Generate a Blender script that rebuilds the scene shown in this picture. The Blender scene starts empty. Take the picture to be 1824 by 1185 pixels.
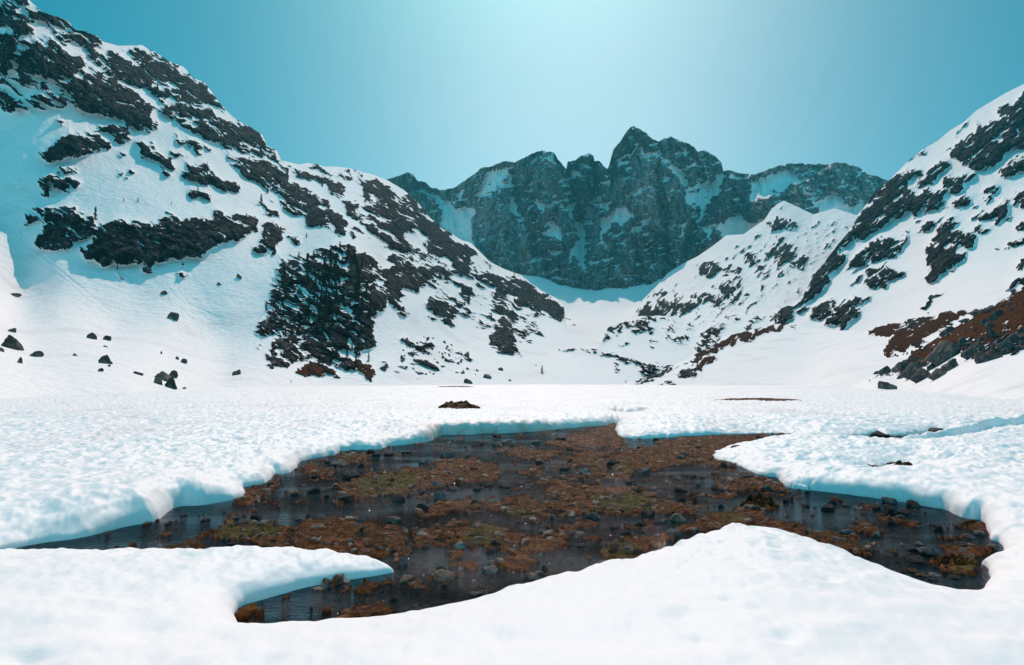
import bpy, math, random
import numpy as np
from mathutils import Vector

# ------------------------------------------------------------------ camera, sky, sun
scene = bpy.context.scene
F = 1115.0; CX = 912.0; CY = 592.5; HC = 2.2
PITCH = math.atan((680 - 592.5) / F)
cp, sp = math.cos(PITCH), math.sin(PITCH)
cd = bpy.data.cameras.new("camera"); cam = bpy.data.objects.new("camera", cd)
scene.collection.objects.link(cam); scene.camera = cam
cd.sensor_width = 36.0; cd.lens = F / 1824 * 36.0
cd.clip_start = 0.1; cd.clip_end = 20000
cam.location = (0, 0, HC); cam.rotation_euler = (math.pi / 2 + PITCH, 0, 0)

SUN_EL, SUN_AZ = 47.5, 1.0          # azimuth in degrees right of straight ahead
sl = bpy.data.lights.new("sun", 'SUN'); sun = bpy.data.objects.new("sun", sl)
scene.collection.objects.link(sun)
sl.energy = 4.2; sl.angle = math.radians(0.5); sl.color = (1.0, 0.72, 0.62)
_e, _a = math.radians(SUN_EL), math.radians(SUN_AZ)
sdir = Vector((math.sin(_a) * math.cos(_e), math.cos(_a) * math.cos(_e), math.sin(_e)))
sun.rotation_euler = sdir.to_track_quat('Z', 'Y').to_euler()

world = bpy.data.worlds.new("World"); scene.world = world; world.use_nodes = True
wt = world.node_tree; wn = wt.nodes; wl = wt.links; wn.clear()
sky = wn.new('ShaderNodeTexSky'); sky.sky_type = 'NISHITA'; sky.sun_disc = False
sky.sun_elevation = _e; sky.sun_rotation = _a
sky.altitude = 2100; sky.air_density = 1.0; sky.dust_density = 3.0; sky.ozone_density = 1.0
def wmath(op, a, b=0.0):
    nd = wn.new('ShaderNodeMath'); nd.operation = op
    for k_, v_ in ((0, a), (1, b)):
        if isinstance(v_, (int, float)): nd.inputs[k_].default_value = v_
        else: wl.new(v_, nd.inputs[k_])
    return nd.outputs[0]
spr = wn.new('ShaderNodeSeparateColor'); cmb = wn.new('ShaderNodeCombineColor'); wl.new(sky.outputs[0], spr.inputs[0])
wtc = wn.new('ShaderNodeTexCoord'); wsp = wn.new('ShaderNodeSeparateXYZ'); wl.new(wtc.outputs['Generated'], wsp.inputs[0])
waz = wmath('SUBTRACT', wmath('ARCTAN2', wsp.outputs[0], wsp.outputs[1]), _a + .10)
wel = wmath('SUBTRACT', wmath('ARCSINE', wsp.outputs[2]), _e)
glow = wmath('EXPONENT', wmath('MULTIPLY', wmath('POWER', wmath('ADD', wmath('POWER', wmath('DIVIDE', waz, .40), 2.0), wmath('POWER', wmath('DIVIDE', wel, 1.1), 2.0)), .95), -1.0))      # pale dusty glare under the sun
back = wmath('MAXIMUM', wmath('MULTIPLY', wsp.outputs[1], -1.0), 0.0)  # added fill: extra sky brightness behind the camera to lift the shaded far wall
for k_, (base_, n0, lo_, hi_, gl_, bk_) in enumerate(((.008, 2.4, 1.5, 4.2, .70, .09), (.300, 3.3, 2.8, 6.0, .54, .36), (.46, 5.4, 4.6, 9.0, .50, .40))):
    mn = wn.new('ShaderNodeClamp'); mn.inputs[1].default_value = lo_; mn.inputs[2].default_value = hi_; wl.new(spr.outputs[k_], mn.inputs[0])
    v_ = wmath('MULTIPLY', mn.outputs[0], base_ / n0 * 10)
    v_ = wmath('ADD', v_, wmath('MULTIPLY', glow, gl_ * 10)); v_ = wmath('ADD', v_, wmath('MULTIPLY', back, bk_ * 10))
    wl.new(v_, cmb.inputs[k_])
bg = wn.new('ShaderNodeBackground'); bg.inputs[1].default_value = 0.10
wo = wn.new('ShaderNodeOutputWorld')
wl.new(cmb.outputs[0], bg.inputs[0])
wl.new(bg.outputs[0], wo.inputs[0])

scene.view_settings.view_transform = 'Standard'; scene.view_settings.look = 'None'
scene.view_settings.exposure = 0.0; scene.view_settings.gamma = 1.0
scene.render.engine = 'CYCLES'
scene.cycles.max_bounces = 6; scene.cycles.diffuse_bounces = 3; scene.cycles.transparent_max_bounces = 8
scene.cycles.volume_bounces = 0; scene.cycles.use_denoising = True

rng = np.random.default_rng(7); random.seed(7)

# ------------------------------------------------------------------ numeric helpers
def unproj(px, py, Y):
    """world points on the sight lines of photo pixels at forward distance Y"""
    x = (np.asarray(px, float) - CX) / F; y = (CY - np.asarray(py, float)) / F
    dy = cp - y * sp; dz = sp + y * cp
    return np.stack([x / dy * Y, Y + 0 * x, HC + dz / dy * Y], -1)

def on_plane(px, py, z):
    x = (px - CX) / F; y = (CY - py) / F
    dy = cp - y * sp; dz = sp + y * cp
    Y = (z - HC) * dy / dz
    return x / dy * Y, Y

def proj(X, Y, Z):
    dz = Z - HC
    fw = Y * cp + dz * sp; up = -Y * sp + dz * cp
    return CX + F * X / fw, CY - F * up / fw

def _hash(ix, iy, seed):
    h = (ix.astype(np.uint32) * np.uint32(374761393) + iy.astype(np.uint32) * np.uint32(668265263) + np.uint32(seed * 974634777 & 0xffffffff))
    h = (h ^ (h >> np.uint32(13))) * np.uint32(1274126177)
    h = h ^ (h >> np.uint32(16))
    return h
def gn(x, y, seed=0):
    ix = np.floor(x).astype(np.int64); iy = np.floor(y).astype(np.int64)
    fx = x - ix; fy = y - iy
    u = fx * fx * fx * (fx * (fx * 6 - 15) + 10); v = fy * fy * fy * (fy * (fy * 6 - 15) + 10)
    def g(dx, dy):
        a = _hash(ix + dx, iy + dy, seed).astype(np.float64) * (2 * math.pi / 4294967296.0)
        return np.cos(a) * (fx - dx) + np.sin(a) * (fy - dy)
    n = (g(0, 0) * (1 - u) + g(1, 0) * u) * (1 - v) + (g(0, 1) * (1 - u) + g(1, 1) * u) * v
    return n * 1.5
def fbm(x, y, seed=0, o=4, gain=.5, lac=2.07):
    s = 0; a = 1; t = 0
    for i in range(o):
        s = s + a * gn(x, y, seed + i * 17); t += a * a; x = x * lac + 3.1; y = y * lac + 7.7; a *= gain
    return s / math.sqrt(t)
def ridged(x, y, seed=0, o=4, gain=.55):
    s = 0; a = 1; t = 0
    for i in range(o):
        s = s + a * (1 - np.abs(gn(x, y, seed + i * 13)) * 2); t += a; x = x * 2.03 + 1.7; y = y * 2.03 + 9.2; a *= gain
    return s / t
def worley(x, y, seed=0):
    ix = np.floor(x).astype(np.int64); iy = np.floor(y).astype(np.int64)
    d1 = np.full(x.shape, 9.0); d2 = np.full(x.shape, 9.0); cid = np.zeros(x.shape)
    for dx in (-1, 0, 1):
        for dy in (-1, 0, 1):
            h = _hash(ix + dx, iy + dy, seed)
            cx = ix + dx + (h & np.uint32(65535)) / 65535.0; cy = iy + dy + (h >> np.uint32(16)) / 65535.0
            d = np.hypot(x - cx, y - cy)
            n = d < d1
            d2 = np.where(n, d1, np.minimum(d2, d)); cid = np.where(n, (h % np.uint32(997)) / 997.0, cid); d1 = np.where(n, d, d1)
    return d1, d2, cid
def smooth(a, b, x):
    t = np.clip((x - a) / (b - a), 0, 1); return t * t * (3 - 2 * t)
def blur(A, r):
    r = int(round(r))
    if r < 1: return A
    for _ in range(2):
        for ax in (0, 1):
            B = np.concatenate([np.repeat(A.take([0], ax), r + 1, ax), A, np.repeat(A.take([-1], ax), r, ax)], ax)
            c = np.cumsum(B, ax)
            n = A.shape[ax]
            A = (c.take(range(2 * r + 1, 2 * r + 1 + n), ax) - c.take(range(0, n), ax)) / (2 * r + 1)
    return A

MX0, MY0, MW, MH = -420, -360, 2700, 1120
def paint(M, poly, val, scale=1.0):
    p = np.array(poly, float); p[:, 0] -= MX0; p[:, 1] -= MY0
    x0, x1 = int(max(0, p[:, 0].min() - 1)), int(min(MW, p[:, 0].max() + 2))
    y0, y1 = int(max(0, p[:, 1].min() - 1)), int(min(MH, p[:, 1].max() + 2))
    if x1 <= x0 or y1 <= y0: return
    gx, gy = np.meshgrid(np.arange(x0, x1) + .5, np.arange(y0, y1) + .5)
    ins = inside(gx, gy, p)
    M[y0:y1, x0:x1][ins] = val
def inside(gx, gy, p):
    ins = np.zeros(gx.shape, bool)
    q = np.roll(p, -1, 0)
    for (ax, ay), (bx, by) in zip(p, q):
        if ay == by: continue
        c = ((ay > gy) != (by > gy)) & (gx < (bx - ax) * (gy - ay) / (by - ay) + ax)
        ins ^= c
    return ins
def samp(M, px, py):
    x = np.clip(px - MX0 - .5, 0, M.shape[1] - 2.001); y = np.clip(py - MY0 - .5, 0, M.shape[0] - 2.001)
    ix = x.astype(int); iy = y.astype(int); fx = x - ix; fy = y - iy
    return (M[iy, ix] * (1 - fx) + M[iy, ix + 1] * fx) * (1 - fy) + (M[iy + 1, ix] * (1 - fx) + M[iy + 1, ix + 1] * fx) * fy
def dist_poly(px, py, pts):
    d = np.full(px.shape, 1e9)
    for (ax, ay), (bx, by) in zip(pts[:-1], pts[1:]):
        vx, vy = bx - ax, by - ay; L = vx * vx + vy * vy + 1e-9
        t = np.clip(((px - ax) * vx + (py - ay) * vy) / L, 0, 1)
        d = np.minimum(d, np.hypot(px - ax - t * vx, py - ay - t * vy))
    return d
def tps(ctrl, gx, gy):
    c = np.array(ctrl, float); P = c[:, :2] / 500; v = 1 / c[:, 2]
    n = len(c)
    def ph(r): return r * r * np.log(r + 1e-9)
    K = ph(np.hypot(P[:, None, 0] - P[None, :, 0], P[:, None, 1] - P[None, :, 1])) + np.eye(n) * 8e-3
    A = np.zeros((n + 3, n + 3)); A[:n, :n] = K; A[:n, n] = 1; A[:n, n + 1:] = P; A[n, :n] = 1; A[n + 1:, :n] = P.T
    w = np.linalg.solve(A, np.concatenate([v, [0, 0, 0]]))
    out = w[n] + w[n + 1] * gx / 500 + w[n + 2] * gy / 500
    for i in range(n):
        out = out + w[i] * ph(np.hypot(gx / 500 - P[i, 0], gy / 500 - P[i, 1]))
    lo, hi = 1 / (c[:, 2].max() * 1.15), 1 / (c[:, 2].min() * .85)
    return 1 / np.clip(out, lo, hi)

CR = {1: (0, 0, 2.942), 2: (0, 300, 2.822), 3: (400, 260, 2.6935), 4: (640, 200, 2.963), 5: (1000, 200, 2.963),
      6: (1300, 140, 2.0437), 7: (900, 500, 3.04), 8: (440, 420, 4.3875), 9: (1450, 500, 4.877), 10: (0, 560, 5.365), 11: (640, 560, 5.067),
      21: (0, 640, 2.942), 22: (380, 740, 3.202), 23: (700, 740, 3.378), 24: (1100, 740, 3.7025), 25: (1400, 740, 3.703), 26: (1260, 690, 3.234)}
def T(c, *v):
    ox, oy, s = CR[c]
    return [(ox + v[i] / s, oy + v[i + 1] / s) for i in range(0, len(v), 2)]

# ------------------------------------------------------------------ mesh helpers
def tag(o, label=None, cat=None, group=None, kind=None):
    if label: o['label'] = label
    if cat: o['category'] = cat
    if group: o['group'] = group
    if kind: o['kind'] = kind
    return o
def mesh_np(name, V, Fq, mat, attrs=None, smooth_=True, n=4, parent=None):
    me = bpy.data.meshes.new(name)
    V = np.ascontiguousarray(V, np.float32).reshape(-1, 3); Fq = np.ascontiguousarray(Fq, np.int32).reshape(-1, n)
    me.vertices.add(len(V)); me.vertices.foreach_set('co', V.ravel())
    me.loops.add(Fq.size); me.loops.foreach_set('vertex_index', Fq.ravel())
    me.polygons.add(len(Fq)); me.polygons.foreach_set('loop_start', np.arange(0, Fq.size, n, dtype=np.int32))
    me.polygons.foreach_set('loop_total', np.full(len(Fq), n, np.int32))
    if smooth_: me.polygons.foreach_set('use_smooth', np.ones(len(Fq), bool))
    for k, a in (attrs or {}).items():
        at = me.attributes.new(k, 'FLOAT', 'POINT'); at.data.foreach_set('value', np.ascontiguousarray(a, np.float32).ravel())
    me.update(calc_edges=True); me.validate()
    if mat: me.materials.append(mat)
    o = bpy.data.objects.new(name, me); scene.collection.objects.link(o)
    if parent: o.parent = parent
    return o
def grid_faces(R, C):
    i = np.arange(R * C).reshape(R, C)
    return np.stack([i[:-1, :-1], i[:-1, 1:], i[1:, 1:], i[1:, :-1]], -1).reshape(-1, 4)

# ------------------------------------------------------------------ materials
class NT:
    def __init__(s, name):
        s.m = bpy.data.materials.new(name); s.m.use_nodes = True; s.t = s.m.node_tree; s.t.nodes.clear()
        s.out = s.n('ShaderNodeOutputMaterial')
    def n(s, t, **k):
        nd = s.t.nodes.new(t)
        for a, b in k.items(): setattr(nd, a, b)
        return nd
    def l(s, a, b): s.t.links.new(a, b)
    def val(s, sock, v):
        if isinstance(v, (int, float)): sock.default_value = v
        elif isinstance(v, tuple): sock.default_value = v if len(v) == 4 else (*v, 1)
        else: s.l(v, sock)
    def math(s, op, a, b=0.0, c=None, clamp=False):
        nd = s.n('ShaderNodeMath', operation=op, use_clamp=clamp); s.val(nd.inputs[0], a); s.val(nd.inputs[1], b)
        if c is not None: s.val(nd.inputs[2], c)
        return nd.outputs[0]
    def mix(s, f, a, b, mode='MIX'):
        nd = s.n('ShaderNodeMix', data_type='RGBA', blend_type=mode); s.val(nd.inputs[0], f); s.val(nd.inputs[6], a); s.val(nd.inputs[7], b); return nd.outputs[2]
    def attr(s, name): return s.n('ShaderNodeAttribute', attribute_name=name).outputs['Fac']
    def ramp(s, f, stops):
        nd = s.n('ShaderNodeValToRGB'); e = nd.color_ramp.elements
        while len(e) < len(stops): e.new(.5)
        for k, (p, c) in enumerate(stops): e[k].position = p; e[k].color = (*c, 1) if len(c) == 3 else c
        s.val(nd.inputs[0], f); return nd.outputs[0]
    def sstep(s, f, a, b):
        nd = s.n('ShaderNodeMapRange', interpolation_type='SMOOTHSTEP'); s.val(nd.inputs[0], f); nd.inputs[1].default_value = a; nd.inputs[2].default_value = b; return nd.outputs[0]
    def coord(s, scale=(1, 1, 1), obj=True, rot=(0, 0, 0)):
        tc = s.n('ShaderNodeTexCoord'); mp = s.n('ShaderNodeMapping'); mp.inputs['Scale'].default_value = scale; mp.inputs['Rotation'].default_value = rot
        s.l(tc.outputs['Object' if obj else 'Generated'], mp.inputs[0]); return mp.outputs[0]
    def noise(s, v, scale, detail=4, rough=.55):
        nd = s.n('ShaderNodeTexNoise'); nd.inputs['Scale'].default_value = scale; nd.inputs['Detail'].default_value = detail; nd.inputs['Roughness'].default_value = rough
        if v is not None: s.l(v, nd.inputs[0])
        return nd.outputs[0]
    def voro(s, v, scale, feature='F1', out=0):
        nd = s.n('ShaderNodeTexVoronoi', feature=feature); nd.inputs['Scale'].default_value = scale
        if v is not None: s.l(v, nd.inputs[0])
        return nd.outputs[out]
    def bump(s, h, strength, dist, nrm=None):
        nd = s.n('ShaderNodeBump'); nd.inputs['Strength'].default_value = strength; nd.inputs['Distance'].default_value = dist
        s.l(h, nd.inputs['Height']); 
        if nrm is not None: s.l(nrm, nd.inputs['Normal'])
        return nd.outputs[0]
    def bsdf(s, col, rough=.7, spec=.3, nrm=None, **k):
        nd = s.n('ShaderNodeBsdfPrincipled'); s.val(nd.inputs['Base Color'], col); s.val(nd.inputs['Roughness'], rough); s.val(nd.inputs['Specular IOR Level'], spec)
        if nrm is not None: s.l(nrm, nd.inputs['Normal'])
        return nd.outputs[0]
    def done(s, sh): s.l(sh, s.out.inputs[0]); return s.m

SNOW = (0.885, 0.865, 0.87)
def mountain_mat(name, px_m, cols, brown=(0.085, 0.034, 0.018), thr=0.0, nzp=.53, nzw=.95, nw=.7):
    """px_m: metres that one photo pixel covers on this mountain; cols: dark, mid, light rock"""
    s = NT(name)
    co = s.coord()
    cs = s.coord((1, 1, .35), rot=(0.2, .35, 0))
    r = s.attr('rock'); br = s.attr('brown')
    nf = s.noise(co, 1 / (3.0 * px_m), 5, .65)
    nz = s.n('ShaderNodeSeparateXYZ'); g = s.n('ShaderNodeNewGeometry'); s.l(g.outputs['Normal'], nz.inputs[0])
    gate = s.sstep(r, .02, .3)
    v = s.math('ADD', s.math('MULTIPLY', s.math('SUBTRACT', nf, .5), nw), s.math('MULTIPLY', s.math('SUBTRACT', nzp, nz.outputs[2]), nzw))
    v = s.math('ADD', s.math('ADD', r, s.math('MULTIPLY', br, .38)), s.math('MULTIPLY', v, gate))
    fac = s.sstep(v, .42 + thr, .56 + thr)
    n1 = s.noise(cs, 1 / (14 * px_m), 6, .62); n2 = s.noise(co, 1 / (5 * px_m), 4, .7)
    base = s.ramp(n1, [(.32, cols[0]), (.48, cols[1]), (.62, cols[2]), (.72, cols[1])])
    base = s.mix(s.sstep(n2, .4, .62), s.mix(1.0, base, (.35, .35, .36), 'MULTIPLY'), base)
    nb = s.noise(co, 1 / (45 * px_m), 3)
    base = s.mix(s.math('MULTIPLY', s.sstep(nb, .52, .72), .4), base, (cols[1][0] * 1.5, cols[1][1] * 1.0, cols[1][2] * .82))
    bc = s.mix(s.sstep(n2, .35, .65), tuple(c * .45 for c in brown), tuple(c * 1.35 for c in brown))
    base = s.mix(s.sstep(br, .35, .65), base, bc)
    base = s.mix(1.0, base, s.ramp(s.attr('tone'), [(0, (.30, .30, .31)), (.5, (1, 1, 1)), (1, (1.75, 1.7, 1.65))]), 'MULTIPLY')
    ns = s.noise(co, 1 / (60 * px_m), 5, .6)
    snow = s.mix(s.math('MULTIPLY', s.sstep(ns, .5, .75), s.math('ADD', .25, s.attr('dust'))), SNOW, (.72, .66, .66))
    col = s.mix(fac, snow, base)
    hb = s.math('ADD', s.math('MULTIPLY', n2, fac), s.math('MULTIPLY', s.noise(co, 1 / (9 * px_m), 5, .65), .4))
    nr = s.bump(hb, 1.0, 7.0 * px_m)
    return s.done(s.bsdf(col, .85, s.math('SUBTRACT', .12, s.math('MULTIPLY', fac, .11)), nr))

# ------------------------------------------------------------------ terrain layers
LAYERS = {}
def pl(pts, x):
    p = np.array(pts, float); return np.interp(x, p[:, 0], p[:, 1])
def layer(name, label, x0, x1, crest, base, ctrl, mat, rocks, default=0.0, browns=(), relief=(), bulge=(), ang=0.0,
          stepx=1.35, stepy=1.15, jag=2.5, seed=1, rockamp=1.0, nscale=1.0, tracks=(), dust=0.0, snowamp=1.0, back=.03, stretch=2.2, facet=1.0, baseextra=0, bigrock=12.0, gang=None, spur=0.0, mblur=4, tones=()):
    gang = ang if gang is None else gang
    xs = np.arange(x0, x1 + .01, stepx)
    cy = pl(crest, xs); by = pl(base, xs) + baseextra
    M = np.full((MH, MW), default); B = np.zeros((MH, MW)); BU = np.zeros((MH, MW))
    for p, v in rocks: paint(M, p, v)
    for p in browns: paint(B, p, 1.0); paint(M, p, .985)
    cj = np.clip(samp(blur(M, 4), xs, cy + 5), .15, 1)
    cy = cy + jag * cj * (fbm(xs / 16, xs * 0 + seed, seed, 4, .6))
    by = np.maximum(by, cy + 3)
    R = int(np.max(by - cy) / stepy) + 2
    t = np.linspace(0, 1, R)[:, None]
    px = np.repeat(xs[None, :], R, 0); py = by[None, :] * (1 - t) + cy[None, :] * t
    Y = tps(ctrl, px, py)
    # traced rock areas, broken up by noise along the strata
    w1x = fbm(px / 26, py / 26, seed + 50, 3) * 9; w1y = fbm(px / 26 + 40, py / 26, seed + 51, 3) * 9
    w2x = fbm(px / 8, py / 8, seed + 52, 2) * 2.4; w2y = fbm(px / 8, py / 8 + 30, seed + 53, 2) * 2.4
    qx, qy = px + w1x + w2x, py + w1y + w2y
    m = samp(blur(M, mblur), qx, qy)
    ca, sa = math.cos(ang), math.sin(ang)
    ux = (px * ca + py * sa) / stretch + w1x * .5; uy = -px * sa + py * ca + w1y * .5
    k = nscale
    n = fbm(ux / (10 * k), uy / (10 * k), seed + 3, 5, .66)
    n2 = fbm(ux / (5.0 * k), uy / (2.4 * k), seed + 4, 2, .6)
    st = np.sin(uy / (1.9 * k) + 2.6 * fbm(px / 30, py / 30, seed + 12, 3)) * (.5 + .5 * gn(px / 40, py / 40, seed + 13))
    m = np.clip(m + .30 * m * np.clip(1 - m, 0, 1), -.2, 1)
    rock = np.clip(.5 + (m - .5 + (.64 * n + .28 * n2 + .17 * st) * smooth(.02, .3, m) - .02) * 4.0, 0, 1)
    brown = samp(blur(B, 2), qx, qy)
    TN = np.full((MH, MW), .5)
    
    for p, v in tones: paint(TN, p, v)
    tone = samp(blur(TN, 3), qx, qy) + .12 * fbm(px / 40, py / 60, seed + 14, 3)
    # relief: bulging rock, ledges, facets, and soft snow drifts
    gb = lambda a, r: blur(a, r)
    gx_, gy_ = (px * math.cos(gang) + py * math.sin(gang)) / stretch, -px * math.sin(gang) + py * math.cos(gang)
    gx_, gy_ = gx_ + w1x * .4, gy_ + w1y * .4
    up = lambda a, q: np.concatenate([np.repeat(a[:1], q, 0), a[:-q]], 0)
    disp = bigrock * up(gb(rock, 15), 10) + 9 * up(gb(rock, 7), 5) + 6.5 * up(gb(rock, 3), 2)
    rk = gb(rock, 1)
    d1, d2, cid = worley(gx_ / (8 * k), gy_ / (10 * k), seed + 5)
    d3, d4, cid2 = worley(gx_ / (2.8 * k), gy_ / (3.6 * k), seed + 6)
    disp = disp + spur * ridged(gx_ / 60, gy_ / 42, seed + 8, 4, .6)
    disp = disp + rockamp * rk * (facet * (6.0 * cid + 3.0 * np.clip(d2 - d1, 0, .3) / .3 + 3.0 * cid2) + 9.0 * ridged(gx_ / (24 * k), gy_ / (20 * k), seed + 7, 5, .62))
    disp = disp + snowamp * (3.4 * fbm(px / 75, py / 60, seed + 9, 3) + .55 * fbm(px / 14, py / 9, seed + 10, 4, .6) * (1 - rk))
    for p, amp, r in bulge:
        A = np.zeros((MH, MW)); paint(A, p, 1.0); disp = disp + amp * samp(blur(A, r), px, py)
    for p, amp, r in tracks:
        disp = disp - amp * np.exp(-(dist_poly(px, py, p) / r) ** 2) * (.4 + .6 * (gn(px / 5, py / 5, 3) > -.2))
    Y = Y * (1 - disp / F * 1.15)
    for p, amp, wd in relief:
        Y = Y - amp * np.exp(-(dist_poly(px, py, p) / wd) ** 2)
    P = unproj(px, py, Y)
    # far side of the ridge
    top = P[-1]; nb = 10; bk = []
    for j in range(1, nb + 1):
        q = top.copy(); st = back * j * Y[-1]
        q[:, 1] += st; q[:, 0] += st * (px[-1] - CX) / F; q[:, 2] -= st * (.35 + .06 * j); bk.append(q)
    P = np.concatenate([P, np.array(bk)], 0)
    ext = lambda a: np.concatenate([a, np.repeat(a[-1:], nb, 0)], 0)
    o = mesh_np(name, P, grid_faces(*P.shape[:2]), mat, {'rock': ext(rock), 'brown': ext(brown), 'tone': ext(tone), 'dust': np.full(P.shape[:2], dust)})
    tag(o, kind='structure'); o['label'] = label
    LAYERS[name] = (xs, py, Y)
    return o
def surf(name, px, py):
    xs, PY, Yg = LAYERS[name]
    c = int(np.clip(round((px - xs[0]) / (xs[1] - xs[0])), 0, len(xs) - 1))
    return float(np.interp(-py, -PY[:, c], Yg[:, c]))
DK = ((.004, .004, .005), (.020, .021, .023), (.12, .122, .128))
GR = ((.12, .125, .13), (.31, .315, .325), (.50, .50, .50))

# ---- far wall
bx = [T(4, -60, 420)[0]] + T(4, 60, 380, 150, 355, 200, 335, 250, 320, 285, 330, 310, 360, 350, 370, 380, 400, 430, 410, 500, 400, 560, 360, 600, 330, 650, 295, 700, 285,
    760, 260, 820, 265, 870, 240, 920, 215, 970, 202, 1030, 215, 1050, 250, 1085, 290, 1092, 300, 1100, 260, 1150, 250, 1190, 220, 1215, 212, 1235, 230, 1242, 265,
    1270, 260, 1295, 285, 1310, 300, 1318, 285, 1340, 200, 1380, 150, 1420, 90, 1445, 73) + T(5, 375, 73, 420, 90, 480, 140, 515, 155, 545, 140, 580, 132, 640, 155, 700, 180, 720, 205, 760, 205,
    810, 230, 845, 265, 855, 310, 880, 305, 940, 322, 1020, 330, 1100, 300, 1170, 275, 1230, 268, 1300, 272, 1400, 278, 1440, 265, 1500, 268, 1560, 290, 1620, 325, 1710, 355, 1900, 470)
wall_rocks = [
 (T(4, 430, 480, 500, 500, 605, 515, 605, 600, 590, 700, 540, 720, 430, 600), -.2),
 (T(4, 310, 370, 350, 380, 490, 540, 490, 570, 400, 480, 330, 420), .25),
 (T(4, 500, 400, 560, 440, 580, 470, 510, 430), .2),
 (T(4, 610, 400, 690, 300, 770, 320, 700, 440, 640, 480), .45), (T(4, 690, 290, 760, 265, 800, 330, 810, 420, 720, 350), .5), (T(4, 720, 350, 790, 380, 740, 420), .2),
 (T(4, 920, 215, 970, 205, 1030, 230, 1040, 280, 980, 250), .45),
 (T(4, 830, 370, 900, 470, 1010, 470, 960, 530, 900, 480), .25), (T(4, 770, 430, 800, 430, 850, 540, 910, 650, 890, 650, 800, 490), .35),
 (T(4, 1110, 325, 1160, 325, 1190, 350, 1110, 348), .05), (T(4, 1150, 270, 1215, 265, 1210, 280, 1150, 290), .4),
 (T(4, 1000, 560, 1080, 630, 1060, 660, 970, 650, 1020, 610), .3), (T(4, 1050, 490, 1110, 490, 1100, 505), .1), (T(4, 1140, 420, 1180, 430, 1180, 445), .2),
 (T(4, 1420, 430, 1480, 405, 1560, 393, 1560, 402, 1500, 425, 1430, 447), .02),
 (T(4, 1260, 590, 1330, 530, 1400, 505, 1470, 560, 1400, 575, 1320, 590, 1300, 640, 1290, 720, 1270, 720), .35),
 (T(4, 1370, 280, 1410, 260, 1410, 290), .3), (T(4, 1340, 250, 1440, 190, 1460, 165, 1450, 200, 1360, 270), .4),
 (T(4, 1470, 170, 1520, 200, 1600, 240, 1700, 300, 1690, 320, 1600, 260, 1500, 210), .3),
 (T(4, 1570, 500, 1500, 620, 1460, 660, 1440, 620), .45), (T(4, 1700, 600, 1750, 590, 1700, 660), .3),
 (T(4, 1110, 740, 1150, 715, 1150, 765), .1), (T(4, 1240, 480, 1310, 460, 1280, 520), .4),
 (T(4, 1150, 575, 1195, 610, 1190, 830, 1150, 830, 1150, 700), -.1),
 (T(4, 1190, 540, 1260, 420, 1270, 420, 1200, 600), .3), (T(4, 1075, 320, 1095, 320, 1130, 560, 1115, 560), .3),
 (T(5, 820, 340, 880, 320, 850, 390, 800, 450, 760, 530, 720, 595, 705, 580, 770, 460, 780, 400), .02),
 (T(5, 520, 160, 640, 170, 760, 220, 850, 320, 760, 330, 640, 300, 560, 210), .62),
 (T(5, 560, 270, 640, 320, 720, 400, 800, 330, 760, 500, 690, 560, 640, 400, 600, 330), .5),
 (T(5, 630, 600, 680, 600, 640, 650), .2), (T(5, 735, 600, 785, 680, 800, 640, 760, 610), .1),
 (T(5, 880, 310, 1010, 330, 990, 360, 900, 350), .5),
 (T(5, 810, 610, 870, 580, 900, 545, 940, 520, 960, 565, 990, 588, 1080, 550, 1110, 600, 980, 700, 880, 690), -.2),
 (T(5, 1000, 340, 1060, 310, 1170, 275, 1400, 278, 1450, 265, 1600, 320, 1700, 360, 1620, 480, 1480, 480, 1400, 440, 1330, 480, 1180, 480, 1080, 470, 990, 470), .66),
 (T(5, 1010, 370, 1080, 330, 1190, 300, 1300, 360, 1150, 400, 1070, 450, 990, 470), .22),
 (T(5, 1440, 265, 1500, 268, 1560, 290, 1560, 305, 1470, 300), .95),
 (T(5, 960, 480, 1090, 460, 1110, 540, 1060, 560, 1000, 590, 960, 560), .97),
 (T(5, 1130, 440, 1250, 410, 1340, 480, 1390, 525, 1370, 535, 1250, 500, 1170, 465), .85),
 (T(5, 1310, 460, 1390, 455, 1440, 405, 1500, 480, 1510, 512, 1600, 460, 1600, 560, 1440, 600, 1200, 560, 1390, 540), -.1),
]
wall_ctrl = [(560, 310, 2400), (700, 310, 2150), (770, 340, 2200), (700, 480, 1900), (800, 440, 1850), (840, 340, 1900), (820, 520, 1620), (960, 275, 1760), (930, 400, 1640), (900, 520, 1530),
  (1050, 280, 1800), (1040, 400, 1720), (1040, 520, 1500), (1128, 228, 1740), (1130, 350, 1630), (1110, 520, 1480), (1250, 260, 1780), (1200, 400, 1630), (1200, 520, 1480), (1300, 310, 1800), (1290, 420, 1580),
  (1420, 295, 1850), (1400, 400, 1560), (1550, 310, 1900), (1550, 420, 1600), (1640, 400, 1850), (1400, 520, 1450)]
wall_rocks = [(p, v * .4 if v < .6 else v) for p, v in wall_rocks]
wall_ctrl = [(a, b, c + 120) for a, b, c in wall_ctrl]
m_wall = mountain_mat('wall_rock_and_snow', 1.55, GR, thr=.0, nzp=.2, nzw=.4, nw=.75)
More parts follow.
